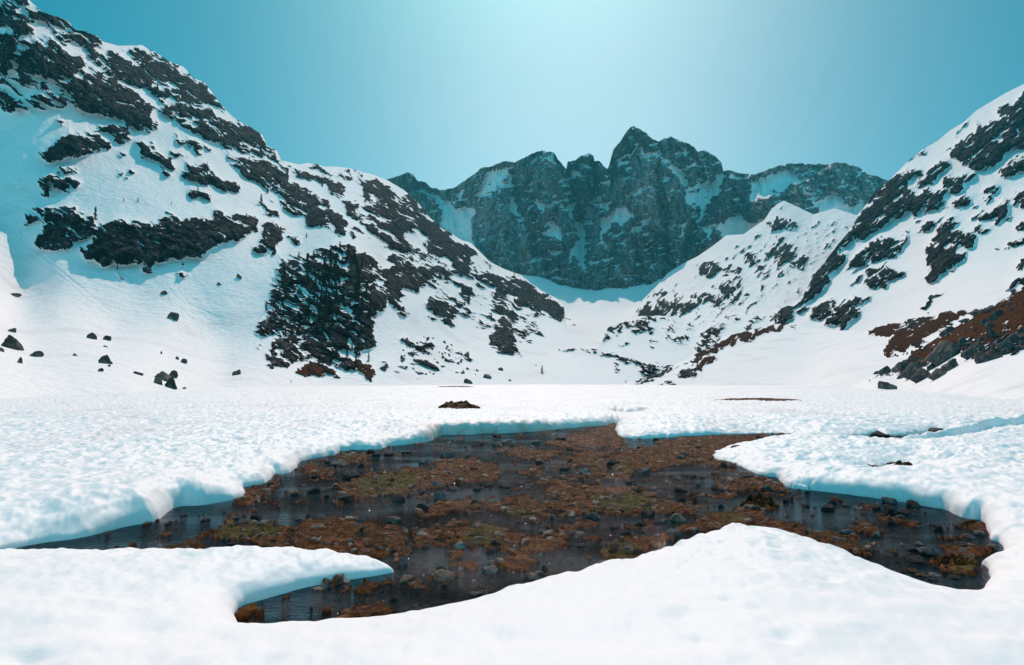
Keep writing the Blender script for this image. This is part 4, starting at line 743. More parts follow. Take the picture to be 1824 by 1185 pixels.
def bed_h(X, Y):
    t, gq = turf_at(X, Y)
    t = t * .78 + .06 + .55 * fbm(X * 1.7, Y * 1.5, 403, 3, .6) + .40 * fbm(X * 5.5, Y * 4.5, 408, 3, .6)
    tt = smooth(.32, .50, t)
    z = -.075 + .045 * fbm(X * 1.2, Y * .9, 404, 4, .6) + .018 * fbm(X * 6, Y * 5, 405, 3, .6)
    hum = .018 + .036 * fbm(X * 2.2, Y * 1.8, 406, 3) + .008 * fbm(X * 7, Y * 6, 407, 3)
    z = z * (1 - tt) + np.maximum(hum, -.02) * tt
    a1, a2, ci = worley(X * 3.1 + .3 * gn(X * 4, Y * 4, 441), Y * 3.1, 442); b1, b2, cj = worley(X * 6.0, Y * 6.0, 443)
    rich = .18 * gn(X * .7, Y * .6, 445)
    sa_ = (ci > .76 + rich + .08 * tt) * smooth(.36, .14, a1); sb_ = (cj > .58 + rich + .20 * tt) * smooth(.40, .2, b1)
    z = z + .060 * sa_ * (.35 + ci * .6) + .020 * sb_ * (.5 + cj) * smooth(5.5, 9, Y)
    return z, tt * (1 - np.maximum(sa_, sb_ * .8)), gq, np.maximum(sa_ * ci, sb_ * cj * .8)
BZ, BT, BG, BP = bed_h(BXX, BY)
bd = sdf(BXX, BY, holes)
BZ = BZ - .22 * smooth(.1, .5, bd)
# little pools away from the main hollow hold dark peat and stones
s = NT('stream_bed_mat'); co = s.coord()
v = s.voro(co, 9); vc = s.voro(co, 9, out=1)
hs = s.n('ShaderNodeHueSaturation'); hs.inputs['Saturation'].default_value = 0.0; s.l(vc, hs.inputs['Color']); vc = hs.outputs[0]; nn = s.noise(co, 5, 5, .6)
peb = s.mix(.35, s.ramp(nn, [(.3, (.006, .004, .004)), (.55, (.024, .015, .011)), (.75, (.06, .040, .026))]), s.mix(.5, vc, (.09, .055, .04), 'MULTIPLY'))
peb = s.mix(s.sstep(s.attr('peb'), .1, .45), peb, s.mix(s.sstep(nn, .35, .65), (.035, .034, .036), s.ramp(s.attr('peb'), [(.3, (.07, .07, .075)), (.7, (.15, .145, .14)), (.8, (.26, .19, .14)), (1, (.34, .29, .24))])))
tn = s.noise(s.coord((1, 1, 1)), 14, 6, .75); tn2 = s.noise(co, 3, 4, .6)
turf = s.mix(s.sstep(tn, .4, .66), (.016, .006, .003), s.mix(s.sstep(tn2, .35, .65), (.13, .034, .006), (.26, .085, .018)))
gr_ = s.mix(s.sstep(tn, .35, .68), (.012, .010, .004), (.11, .10, .018))
turf = s.mix(s.math('MULTIPLY', s.sstep(s.math('ADD', s.attr('green'), s.math('MULTIPLY', s.math('SUBTRACT', tn2, .5), 1.2)), .35, .75), .75), turf, gr_)
colb = s.mix(s.sstep(s.attr('turf'), .3, .6), peb, turf)
wet = s.n('ShaderNodeSeparateXYZ'); gg = s.n('ShaderNodeNewGeometry'); s.l(gg.outputs['Position'], wet.inputs[0])
nr = s.bump(s.math('ADD', tn, v), .9, .04)
bed_mat = s.done(s.bsdf(colb, .7, .08, nr))
bed = mesh_np('stream_bed', np.stack([BXX, BY, BZ], -1), grid_faces(*BXX.shape), bed_mat, {'turf': BT, 'green': BG, 'peb': BP})
tag(bed, kind='structure'); bed['label'] = 'stony stream bed with low turf islands'

s = NT('stream_water'); co = s.coord((.7, 1.0, 1))
r1 = s.noise(s.coord((.9, 1.9, 1)), 7, 4, .6); r2 = s.noise(s.coord((.8, 1.5, 1)), 22, 3, .6); big_ = s.sstep(s.noise(s.coord((.35, .7, 1)), 1.0, 3), .38, .62)
hh = s.math('MULTIPLY', s.math('ADD', r1, s.math('MULTIPLY', r2, .45)), s.math('ADD', .25, big_))
nr = s.bump(hh, 1.0, .07)
fr = s.n('ShaderNodeFresnel'); fr.inputs[0].default_value = 1.33; s.l(nr, fr.inputs[1])
tp = s.n('ShaderNodeBsdfTransparent'); tp.inputs[0].default_value = (.30, .22, .19, 1)
gl = s.n('ShaderNodeBsdfGlossy'); gl.inputs['Roughness'].default_value = .03; gl.inputs[0].default_value = (.66, .70, .75, 1); s.l(nr, gl.inputs['Normal'])
mx_ = s.n('ShaderNodeMixShader'); s.l(fr.outputs[0], mx_.inputs[0]); s.l(tp.outputs[0], mx_.inputs[1]); s.l(gl.outputs[0], mx_.inputs[2])
wat_mat = s.done(mx_.outputs[0])
wy = np.linspace(4.0, 38, 60); wx = np.linspace(-1.0, 1.0, 60); WU, WY = np.meshgrid(wx, wy)
wat = mesh_np('stream_water', np.stack([WU * WY, WY, 0 * WY], -1), grid_faces(60, 60), wat_mat)
tag(wat, kind='structure'); wat['label'] = 'shallow clear meltwater'

# grass blades on the islands
N = 420000
gpx = rng.uniform(-20, 1840, N); gpy = rng.uniform(745, 1112, N)
gx, gy = on_plane(gpx, gpy, .05)
bz, bt, bgq, _p = bed_h(gx, gy); dd_ = sdf(gx, gy, holes)
k = (bt > .4) & (dd_ < .05) & (bz > -.008) & (gn(gx * 4, gy * 3, 433) > -.25)
gx, gy, bz, bgq = gx[k], gy[k], bz[k], bgq[k]
M_ = len(gx)
L = rng.uniform(.02, .065, M_) * np.clip(gy / 14, .7, 1.3); a = rng.uniform(0, 2 * np.pi, M_); w = .0016 * np.clip(gy / 7, 1, 3)
lean = rng.uniform(.4, 1.5, M_)
bx_, by_ = np.cos(a), np.sin(a)
clump = gn(gx * 5, gy * 5, 431)
p0 = np.stack([gx - w, gy, bz - .005], -1); p1 = np.stack([gx + w, gy, bz - .005], -1)
p2 = np.stack([gx + bx_ * L * lean, gy + by_ * L * lean, bz + L * (.8 + .5 * clump)], -1)
V = np.stack([p0, p1, p2], 1).reshape(-1, 3)
gc = np.repeat(np.clip(.45 * rng.uniform(0, 1, M_) + .45 * (.5 + .8 * fbm(gx * 1.6, gy * 1.6, 451, 3, .6)) + .05, 0, 1), 3); ggc = np.repeat(bgq, 3)
s = NT('grass_mat')
c1 = s.ramp(s.attr('tone'), [(0, (.05, .010, .003)), (.3, (.13, .032, .005)), (.6, (.30, .088, .018)), (.85, (.50, .22, .065)), (1, (.72, .46, .20))])
c2 = s.ramp(s.attr('tone'), [(0, (.03, .025, .006)), (.5, (.13, .11, .02)), (1, (.26, .22, .05))])
gm = s.done(s.bsdf(s.mix(s.math('MULTIPLY', s.sstep(s.attr('green'), .3, .8), .7), c1, c2), .8, .02))
gr = mesh_np('grass', V, np.arange(M_ * 3).reshape(-1, 3), gm, {'tone': gc, 'green': ggc}, smooth_=False, n=3)
tag(gr, kind='stuff'); gr['label'] = 'rusty and olive bog grass on the islands in the stream'
MH = MH_

# ------------------------------------------------------------------ stones and boulders
import bmesh
def rock_mat(name, dark, mid, light, moss=None, sc=6.0):
    s = NT(name); co = s.coord()
    oi = s.n('ShaderNodeObjectInfo').outputs['Random']
    n1 = s.noise(co, sc * .45, 6, .65); n2 = s.noise(co, sc * 2.6, 5, .7)
    c = s.ramp(n1, [(.3, dark), (.52, mid), (.72, light)])
    c = s.mix(s.sstep(n2, .3, .68), s.mix(1.0, c, (.42, .42, .42), 'MULTIPLY'), c)
    c = s.mix(1.0, c, s.ramp(oi, [(0, (.7, .7, .72)), (.5, (1, 1, 1)), (1, (1.3, 1.22, 1.12))]), 'MULTIPLY')
    if moss:
        g = s.n('ShaderNodeNewGeometry'); z = s.n('ShaderNodeSeparateXYZ'); s.l(g.outputs['Normal'], z.inputs[0])
        c = s.mix(s.math('MULTIPLY', s.sstep(s.math('ADD', z.outputs[2], s.math('MULTIPLY', n1, .8)), 1.0, 1.25), .7), c, moss)
    nr = s.bump(s.math('ADD', n1, s.math('MULTIPLY', n2, .6)), .9, .12 / sc * 3)
    return s.done(s.bsdf(c, .72, .12, nr))
RM = {'d': rock_mat('dark_stone', (.014, .014, .016), (.040, .040, .044), (.095, .095, .10)),
      'g': rock_mat('grey_stone', (.05, .052, .056), (.15, .155, .165), (.32, .33, .34)),
      't': rock_mat('tan_stone', (.10, .07, .05), (.28, .20, .15), (.50, .40, .31)),
      'o': rock_mat('rusty_stone', (.05, .024, .012), (.16, .07, .035), (.26, .14, .08)),
      'b': rock_mat('boulder_rock', (.03, .027, .024), (.11, .10, .088), (.27, .25, .21), sc=4.0),
      's': rock_mat('slope_boulder_rock', (.03, .03, .032), (.12, .122, .126), (.28, .28, .275), moss=(.09, .035, .012), sc=4.0)}
def noise3(p, sc, seed):
    return gn(p[:, 0] * sc + seed * 3.7, p[:, 1] * sc + p[:, 2] * sc * .7, seed) + gn(p[:, 2] * sc + 9, p[:, 1] * sc - p[:, 0] * sc * .6, seed + 5)
def rock_mesh(seed, sub=3, cuts=12, style='block'):
    r = np.random.default_rng(seed)
    bm = bmesh.new(); bmesh.ops.create_icosphere(bm, subdivisions=sub, radius=1.0)
    bm.verts.ensure_lookup_table()
    P = np.array([v.co[:] for v in bm.verts])
    for i in range(cuts):                       # split faces: planar facets cut off the ball
        n = r.normal(size=3); n /= np.linalg.norm(n); d = r.uniform(.5, .82)
        t = P @ n; P = P - np.outer(np.clip(t - d, 0, None), n) * .96
    P[:, 2] = np.where(P[:, 2] < -.35, -.35 + (P[:, 2] + .35) * .3, P[:, 2])
    nn = P / (np.linalg.norm(P, axis=1)[:, None] + 1e-6)
    P = P + nn * (.07 * noise3(P, 1.7, seed) + .035 * noise3(P, 4.5, seed + 1) + .015 * noise3(P, 11, seed + 2))[:, None]
    if style == 'pyramid':
        P[:, :2] *= (1.25 - .75 * np.clip((P[:, 2] + .4) / 1.2, 0, 1))[:, None]; P[:, 0] += .25 * P[:, 2]
    P[:, :2] /= np.abs(P[:, :2]).max(0); z0, z1 = P[:, 2].min(), P[:, 2].max(); P[:, 2] = (P[:, 2] - z0) / (z1 - z0)
    for v, c in zip(bm.verts, P): v.co = c
    me = bpy.data.meshes.new('stone_mesh'); bm.to_mesh(me); bm.free()
    me.polygons.foreach_set('use_smooth', np.ones(len(me.polygons), bool))
    return me
SM = [rock_mesh(100 + i) for i in range(9)]; BM_ = [rock_mesh(300 + i, 4, 16) for i in range(7)]; PM = rock_mesh(77, 4, 14, 'pyramid')
MC = {}
def rock(name, x, y, zb, w, h, tone, mesh, label, cat, group=None, depth=1.0, rz=None, sink=.30, tilt=0.0):
    """w, h in metres; the stone's origin is its foot, sunk a little into what carries it"""
    key = (mesh.name, tone)
    if key not in MC:
        me = mesh.copy(); me.name = name; me.materials.clear(); me.materials.append(RM[tone]); MC[key] = me
    o = bpy.data.objects.new(name, MC[key]); scene.collection.objects.link(o)
    hh = h / (1 - sink)
    o.location = (x, y, zb - hh * sink); o.scale = (w / 2, w / 2 * depth, hh)
    o.rotation_euler = (0, tilt, random.uniform(-.4, .4) + random.choice([0, math.pi]) if rz is None else rz)
    tag(o, label, cat, group); return o
def zone(px, py):
    if py > 1000: return 'in the near pool below the snow tongue' if px < 1000 else 'in the lower right end of the hollow'
    if px > 1380: return 'in the right channel below the snow bank'
    if py < 835: return 'near the far snow bank'
    if px < 620: return 'in the wide left channel'
    if px < 960: return 'among the turf left of mid stream'
    return 'among the turf right of mid stream'
OFS = {21: 0, 22: 1, 23: 2, 24: 3, 25: 4}
STN = {22: '585,655,95,35,g 640,745,55,35,g 775,745,85,45,g 1020,605,85,35,t 870,650,70,25,d 1075,855,60,50,g 1100,955,110,45,t 1325,940,140,62,t 1300,890,60,40,d 1580,900,100,45,g 1330,690,110,25,t 1500,635,130,25,d 1190,545,70,55,d 1300,480,75,60,g 1270,410,90,40,g 1125,420,60,35,t 560,440,80,35,d 240,590,75,35,d 780,360,110,45,d 700,285,110,40,g 835,425,50,25,g 750,490,120,45,d 915,465,60,15,t 1060,490,90,40,d 1190,450,80,35,d 1565,400,90,35,d 1500,430,50,30,d 1670,410,80,20,d 1590,500,90,30,g 1400,495,70,30,d 930,235,50,25,d 890,215,30,15,t 1310,240,60,30,g 1450,235,60,25,g 1520,165,60,25,d 1620,175,70,30,t 1710,180,50,30,t 1610,745,90,50,d 665,325,70,20,d 1020,330,50,16,d 1090,215,60,14,d',
 23: '730,190,55,30,t 860,175,60,30,g 1335,300,90,35,d 1165,345,90,35,g 1520,345,80,35,g 1065,205,50,22,d 1030,330,70,30,d 880,305,50,38,d 1740,265,70,30,d 1470,460,60,25,d 1560,500,120,38,o 1730,455,80,35,d 1720,640,110,55,t 1545,610,90,45,d 1140,575,90,35,d 1210,620,100,45,g 900,530,50,25,g 1075,445,60,20,g 960,620,45,25,d 1700,720,100,35,g 1400,785,60,20,g 910,930,50,35,d 570,950,80,45,g 640,945,60,35,d 1000,150,50,20,d 620,130,60,22,d 1450,420,40,26,d 1270,560,50,24,g 1390,580,60,22,d 1330,680,70,22,d 500,180,60,18,d',
 24: '425,290,70,35,g 700,340,60,35,d 735,275,65,22,b 815,310,75,30,d 870,415,130,45,b 760,430,110,25,t 430,500,80,35,d 510,525,90,40,d 430,560,50,25,d 515,570,35,40,d 690,610,55,28,d 880,615,90,30,t 1130,575,80,40,d 985,495,80,42,g 125,505,60,28,d 40,645,70,35,d 185,322,60,24,g 560,305,60,20,t 650,385,70,18,o 400,420,70,22,g 500,405,60,20,d 565,415,40,18,d 1110,505,60,14,o 255,165,40,20,d 620,295,50,18,d',
 25: '690,580,100,50,g 860,605,110,55,b 700,650,90,72,d 790,655,80,35,d 765,675,55,30,g 705,720,70,55,d 1015,765,55,45,d 290,630,110,48,d 310,585,70,35,d 25,570,70,45,d 605,800,80,40,g 420,790,120,50,g 945,920,120,52,g 890,970,120,45,d 1060,1020,40,38,o 1225,722,100,45,o 1290,785,90,32,g 1220,812,90,32,g 1180,870,130,36,d 1140,740,50,20,d 520,650,60,15,d 850,1035,70,26,o 910,1062,90,22,o 640,660,70,22,d 400,598,50,20,t 510,595,60,28,d 270,500,70,26,d 800,1020,60,20,d 1000,1060,110,20,g 1130,1080,90,24,d 980,1090,70,18,d 330,840,110,26,t'}
SPECIAL = {(22, 0): 'smooth grey stone at the left tip of the turf beside the stream', (22, 7): 'large pinkish tan stone with a creased top standing in the dark pool', (22, 6): 'rounded tan stone just left of the large creased one in the dark pool', (22, 5): 'grey stone against the tip of the snow tongue',
 (22, 9): 'pointed grey stone with a dark neighbour on its right in the near pool', (22, 13): 'upright pointed grey stone standing in the channel at mid stream', (22, 15): 'small pale rounded stone at the edge of the big upper turf island', (22, 3): 'pale tan stone lying on the turf island left of centre',
 (23, 12): 'tan topped square stone beside the bright pool behind the snow mound', (23, 10): 'long rusty pink slab lying on the central turf island', (23, 15): 'broad grey stone at the head of the slate blue pool', (24, 4): 'long brown boulder at the edge of the right snow bank', (24, 1): 'dark stone at the very edge of the thin snow lobe',
 (25, 0): 'grey stone tucked under the lip of the right snow bank', (25, 1): 'brown veined stone tucked under the lip of the right snow bank', (25, 2): 'tall dark block standing in the stream on the right', (25, 6): 'small dark leaning stone alone in the right channel', (25, 7): 'rounded dark stone with a mirror image in the right channel',
 (25, 12): 'smooth grey dome shaped stone near the lower right end of the stream', (25, 15): 'orange brown boulder in the right end of the hollow under the snow edge', (25, 11): 'flat grey stone sunk in the turf behind the snow mound', (24, 12): 'dark stone right of the mossy hummock', (24, 3): 'dark stone on the tip of snow above the mossy bank', (24, 2): 'brown stone poking through the thin snow lobe'}
GL = {'d': 'dark wet', 'g': 'bluish grey', 't': 'pale tan', 'o': 'rusty orange', 'b': 'brown'}
for c, txt in STN.items():
    for i, e in enumerate(txt.split()):
        x, y, w, h, tone = e.split(','); ox, oy, sc_c = CR[c]
        px, py = ox + float(x) / sc_c, oy + float(y) / sc_c
        X, Yw = on_plane(px, py, .0); pxm = Yw / F
        w, h = float(w) / sc_c * pxm * 1.0, float(h) / sc_c * pxm * .85
        lab = SPECIAL.get((c, i)); grp = None
        if lab is None: lab = GL[tone] + (' broad' if w > .42 else '') + ' stone lying ' + zone(px, py); grp = lab.replace('stone lying', 'stones')
        rock('stone', X, Yw + w * .25, -.01, w, h, tone, SM[(i * 5 + c) % 9], lab, 'stone', grp)
k = 0
while k < 150:
    px, py = random.uniform(250, 1780), random.uniform(765, 1090)
    X, Yw = on_plane(px, py, 0)
    if sdf(np.array([X]), np.array([Yw]), [basin])[0] > -.12 * min(2, Yw / 8): continue
    if gn(np.array([X * .8]), np.array([Yw * .6]), 611)[0] < -.15: continue
    k += 1
    w = random.uniform(7, 22) * Yw / F * (1 if py < 960 else .9); tone = random.choice('dddddgg')
    rock('stone', X, Yw, -.012, w, w * random.uniform(.25, .5), tone, SM[k % 9], 'small %s stone scattered %s' % ('dark' if tone == 'd' else 'grey', zone(px, py)), 'stone', 'small %s stones %s' % ('dark' if tone == 'd' else 'grey', zone(px, py)))
# stones in the side hollows
for c, x, y, w, h, tone, lab in [(26, 1315, 250, 110, 20, 'b', 'flat brown rock in the snow slit at the far right'), (26, 990, 275, 90, 26, 'd', 'dark rock in the middle of the long slit in the snow'), (26, 850, 285, 60, 16, 'd', 'small dark rock at the left of the long slit in the snow'),
     (26, 1100, 500, 75, 40, 'd', 'angular dark stone on the snow beside the brown turf hollow')]:
    ox, oy, sc_c = CR[c]; px, py = ox + x / sc_c, oy + y / sc_c; X, Yw = on_plane(px, py, .25 if y > 400 else .1); m_ = Yw / F / sc_c
    rock('stone', X, Yw, .3 if y > 400 else .05, w * m_, h * m_ * 1.2, tone, SM[int(x) % 9], lab, 'stone')

# boulders on the left snowfield and the foot of the slopes
def place(c, x, y):
    ox, oy, sc_c = CR[c]; return ox + x / sc_c, oy + y / sc_c, 1 / sc_c
BL = [(10, 115, 168, 100, 42, 'b', 0, 'flat tan boulder above the big dark one at the left edge'), (10, 110, 325, 245, 145, 'b', 1, 'biggest dark boulder on the snow at the left edge'), (10, 22, 357, 62, 48, 'b', 2, 'dark stone at the left edge just below the biggest boulder'), (10, 350, 405, 120, 62, 'b', 3, 'slanting dark boulder right of the big one at the left edge'),
      (10, 190, 465, 80, 60, 'b', 4, 'rounded dark boulder lowest at the far left'), (10, 870, 232, 112, 66, 'b', 5, 'pointed brown boulder high on the left snowfield'), (10, 1020, 247, 90, 50, 'b', 6, 'slender slanting slab on the left snowfield'), (10, 1010, 313, 50, 18, 'b', 0, 'tiny flat stone under the slender slab'), (10, 715, 396, 60, 26, 'b', 1, 'small ragged stone in the middle of the left snowfield'),
      (10, 1010, 470, 135, 92, 'b', 9, 'pyramid shaped brown boulder on the left snowfield'), (10, 1040, 500, 40, 26, 'b', 2, 'small stone just below the pyramid boulder'), (10, 962, 546, 52, 36, 'b', 3, 'small dark stone below and left of the pyramid boulder'), (10, 1540, 378, 36, 28, 'b', 4, 'small stone above the pair of round boulders'),
      (10, 1695, 432, 46, 35, 'b', 5, 'left one of the pair of small round boulders'), (10, 1755, 466, 86, 48, 'b', 6, 'right one of the pair of small round boulders'), (10, 1325, 577, 122, 36, 'b', 0, 'low flat slab left of the stacked outcrop'),
      (10, 1560, 625, 270, 90, 'b', 1, 'broad cracked slab on top of the stacked outcrop'), (10, 1520, 668, 120, 80, 'b', 2, 'lower left block of the stacked outcrop'), (10, 1640, 708, 130, 120, 'b', 9, 'dark triangular block at the right foot of the stacked outcrop'), (10, 1655, 605, 90, 78, 'b', 3, 'rounded block crowning the stacked outcrop'), (10, 1757, 714, 55, 20, 'b', 4, 'little stone right of the stacked outcrop'),
      (2, 822, 632, 46, 22, 'b', 5, 'flat boulder under the shadow of the big left cliff'), (2, 868, 757, 72, 38, 'b', 6, 'dark tilted boulder alone in the middle of the left snow bowl'), (2, 1203, 552, 34, 26, 'b', 0, 'small dark boulder in the upper part of the left snow bowl'), (2, 1100, 584, 30, 14, 'b', 1, 'tiny stone in the upper part of the left snow bowl'),
      (2, 1185, 1038, 62, 30, 'b', 2, 'half buried rounded boulder left of the wooded crag'), (2, 75, 640, 60, 14, 'b', 3, 'thin flat stone high at the left edge of the snowfield'), (11, 980, 622, 92, 46, 'b', 4, 'grey boulder lowest on the avalanche slope'), (11, 1278, 506, 62, 30, 'b', 5, 'lone boulder right of the avalanche debris'), (11, 1360, 602, 34, 16, 'b', 6, 'tiny stone at the edge of the flat snow'),
      (11, 970, 378, 52, 46, 'b', 0, 'grey boulder topmost in the avalanche debris'), (11, 385, 408, 52, 46, 'b', 1, 'dark boulder left of the avalanche debris'), (11, 210, 500, 90, 44, 'b', 2, 'low dark boulder right of the wooded crag'), (11, 1160, 575, 100, 40, 'b', 3, 'slanting dark boulder at the foot of the avalanche slope')]
def on_layer(lay, px, py):
    Yd = surf(lay, px, py); return unproj(px, py, Yd), Yd / F
for c, x, y, w, h, tone, mi, lab in BL:
    px, py, q_ = place(c, x, y); p, m_ = on_layer('mountain_left', px, py)
    rock('boulder', p[0], p[1], p[2], w * q_ * m_ * .9, h * q_ * m_ * .92, tone, PM if mi == 9 else BM_[mi], lab, 'boulder', None, depth=.8, tilt=.0)
# debris on the avalanche slope, by hand from the photo
k = 0; deb = T(11, 380, 190, 620, 180, 860, 290, 1000, 370, 1030, 480, 1200, 560, 900, 600, 480, 560, 360, 400)
while k < 70:
    px, py = random.uniform(700, 880), random.uniform(590, 682)
    if not inside(np.array([px]), np.array([py]), np.array(deb))[0]: continue
    k += 1; p, m_ = on_layer('mountain_left', px, py); w = random.uniform(2.2, 7.0) * (1.5 if random.random() < .15 else 1)
    rock('boulder', p[0], p[1], p[2], w * m_, w * m_ * random.uniform(.35, .75), 'b', BM_[k % 7], 'dark stone in the avalanche debris on the slope beside the wooded crag', 'boulder', 'avalanche debris stones')
# boulders on the near right slope
SL = [(9, 645, 945, 150, 95, 's', 'big grey boulder at the lowest left corner of the bouldery slope'), (9, 870, 830, 190, 120, 's', 'dark boulder above the lowest one of the bouldery slope'), (9, 1150, 690, 300, 170, 's', 'largest pale grey slab in the middle of the bouldery slope'), (9, 1555, 490, 95, 95, 's', 'pointed grey block in the rusty grass of the right slope'),
      (9, 940, 865, 180, 100, 's', 'long grey boulder on the snow at the foot of the bouldery slope'), (9, 1080, 845, 160, 80, 's', 'knobbly grey boulder at the foot of the bouldery slope'), (9, 1200, 760, 180, 80, 's', 'flat dark boulder between two snow patches'), (9, 1040, 760, 90, 60, 's', 'blue grey boulder at the edge of the small snow patch'), (9, 620, 800, 110, 60, 's', 'dark boulder on the crest at the left end of the bouldery slope'),
      (9, 745, 780, 130, 75, 's', 'brown stained boulder on the crest of the bouldery slope'), (9, 1370, 655, 160, 80, 's', 'dark boulder above the long snow edge at the right'), (9, 1520, 690, 210, 90, 's', 'dark slab lowest at the right part of the bouldery slope'), (9, 1600, 310, 130, 60, 's', 'slanting slab near the top of the rusty grass'), (9, 1300, 560, 90, 80, 's', 'grey block right of the large slab'),
      (9, 1165, 475, 40, 45, 's', 'small upright stone on the crest of the right slope'), (9, 1160, 600, 170, 60, 's', 'brown slab just above the largest pale slab'), (9, 1700, 590, 170, 90, 's', 'big boulder at the right edge above the snow'), (9, 820, 410, 130, 90, 's', None)]
for c, x, y, w, h, tone, lab in SL:
    if lab is None: continue
    px, py, q_ = place(c, x, y); p, m_ = on_layer('hill_boulder_slope', px, py)
    rock('boulder', p[0], p[1], p[2], w * q_ * m_, h * q_ * m_ * .95, tone, BM_[int(x) % 7], lab, 'boulder', None, depth=.8, tilt=-.35 if w > 120 else -.15, rz=0.1)
px, py, q_ = place(6, 845, 1130); X, Yw = on_plane(px, py, .55); rock('boulder', X, Yw, .5, 68 * q_ * Yw / F, 34 * q_ * Yw / F, 's', BM_[3], 'lone brown boulder on the flat snow below the bouldery slope', 'boulder')
px, py, q_ = place(6, 865, 590)
k = 0; jp = np.array(jr[0][0]); holes_j = [np.array(jr[i][0]) for i in (1, 2, 3)]
while k < 150:
    px, py = random.uniform(1550, 1850), random.uniform(505, 695)
    a_ = (np.array([px]), np.array([py]))
    if not inside(*a_, jp)[0] or any(inside(*a_, h_)[0] for h_ in holes_j): continue
    brown_here = inside(*a_, np.array(jb))[0]
    if brown_here and random.random() < .45: continue
    k += 1; p, m_ = on_layer('hill_boulder_slope', px, py); w = random.choice([5, 7, 9, 12, 16, 22]) * random.uniform(.8, 1.2) * (.7 if brown_here else 1)
    big_ = 'big' if w > 15 else 'small' if w < 8 else 'middling'; side_ = 'left' if px < 1650 else 'right' if px > 1745 else 'middle'
    lab = ('%s grey boulder half sunk in the rusty grass of the right slope, %s stretch' if brown_here else '%s grey boulder in the rock pile along the foot of the right slope, %s stretch') % (big_, side_)
    rock('boulder', p[0], p[1], p[2], w * m_, w * m_ * random.uniform(.35, .7), 's', BM_[k % 7], lab, 'boulder', ('%s boulders in the rusty grass, %s stretch' if brown_here else '%s boulders of the rock pile, %s stretch') % (big_, side_), tilt=-.3)

# turf humps showing through the snow
tm = bed_mat
def turf(px, py, w, h, label, zz):
    X, Yw = on_plane(px, py, zz); m_ = Yw / F; w *= m_; h *= m_
    n = 40; g_ = np.linspace(-1, 1, n); A, Bq = np.meshgrid(g_, g_); R_ = np.hypot(A, Bq)
    sq = np.maximum(np.abs(A), np.abs(Bq)) / np.maximum(R_, 1e-6); A, Bq = A * sq, Bq * sq; R_ = np.hypot(A, Bq)
    edge = 1 + .22 * fbm(A * 2 + px, Bq * 2, 701, 3)
    Z = np.clip(1 - R_ ** 2.2, 0, 1) ** .6 * h * (.75 + .5 * fbm(A * 4 + px, Bq * 4, 702, 4)) - .04
    V_ = np.stack([A * w / 2 * edge, Bq * w * .45 * edge, Z], -1)
    o = mesh_np('turf_patch', V_, grid_faces(n, n), tm, {'turf': np.ones((n, n)), 'green': np.zeros((n, n)) + .1})
    o.location = (X, Yw + w * .2, zz); tag(o, label, 'turf patch'); return o
turf(816, 727, 74, 13, 'brown grassy hump alone in the flat snow left of centre', .58)
turf(1318, 797.5, 32, 6, 'small rusty turf patch on the thin snow lobe', .17)
turf(1612, 836, 62, 15, 'brown turf hump in the right snow hollow', .12)
turf(1551, 831, 44, 5, 'thin strip of brown turf at the left of the right snow hollow', .14)
turf(1365, 713, 150, 4, 'long thin line of bare turf across the flat snow right of centre', .60)
turf(812, 689.5, 66, 2.0, 'faint brown streak at the far edge of the flat snow', .60)
turf(1360, 906, 66, 26, 'mossy hummock, the roundest and tallest in the stream', -.02)
turf(1712, 1016, 80, 28, 'olive grass hummock at the lower right end of the stream', -.03)

# ------------------------------------------------------------------ pines
s = NT('pine_needles'); co = s.coord(); nn = s.noise(co, 6, 3)
pine_m = s.done(s.bsdf(s.ramp(nn, [(.3, (.010, .016, .009)), (.55, (.026, .038, .020)), (.75, (.05, .065, .032))]), .8, .05))
s = NT('pine_bark'); bark_m = s.done(s.bsdf((.045, .032, .024), .85, .05))
def pine_parts(seed, slim):
    r = np.random.default_rng(seed)
    V, Fc = [], []
    n = 8
    for i, (z, rad) in enumerate([(-.06, .022), (.3, .017), (.7, .010), (1.0, .002)]):
        off = .015 * np.sin(z * 5 + seed)
        for j in range(n): V.append((rad * math.cos(j * 2 * math.pi / n) + off, rad * math.sin(j * 2 * math.pi / n), z))
        if i:
            for j in range(n): Fc.append([(i - 1) * n + j, (i - 1) * n + (j + 1) % n, i * n + (j + 1) % n, i * n + j])
    tmesh = (np.array(V), np.array(Fc))
    C = []
    whorls = 17
    for i in range(whorls):
        z = .10 + .88 * i / (whorls - 1); R_ = slim * (1 - z) ** .8 * r.uniform(.75, 1.2) + .02
        for b in range(r.integers(5, 9)):
            if r.random() < .12: continue
            a = r.uniform(0, 2 * math.pi); L_ = R_ * r.uniform(.6, 1.2)
            for q in range(5):
                t_ = (q + .8) / 5; cx, cy_, cz = math.cos(a) * L_ * t_, math.sin(a) * L_ * t_, z - .22 * L_ * t_ + r.normal() * .008
                for _ in range(3):
                    d = r.normal(size=3); d /= np.linalg.norm(d); e = np.cross(d, r.normal(size=3)); e /= np.linalg.norm(e)
                    sz = r.uniform(.014, .034) * (1.15 - .4 * t_)
                    c_ = np.array([cx, cy_, cz]) + r.normal(size=3) * .012
                    C += [c_ - d * sz, c_ + e * sz * .6, c_ + d * sz, c_ - e * sz * .6]
    C = np.array(C); return tmesh, (C, np.arange(len(C)).reshape(-1, 4))
PV = []
for i, sl_ in enumerate([.16, .20, .26, .13]):
    (tv, tf), (cv, cf) = pine_parts(40 + i, sl_)
    a_ = mesh_np('trunk', tv, tf, bark_m); b_ = mesh_np('crown', cv, cf, pine_m, smooth_=False)
    PV.append((a_.data, b_.data)); bpy.data.objects.remove(a_); bpy.data.objects.remove(b_)
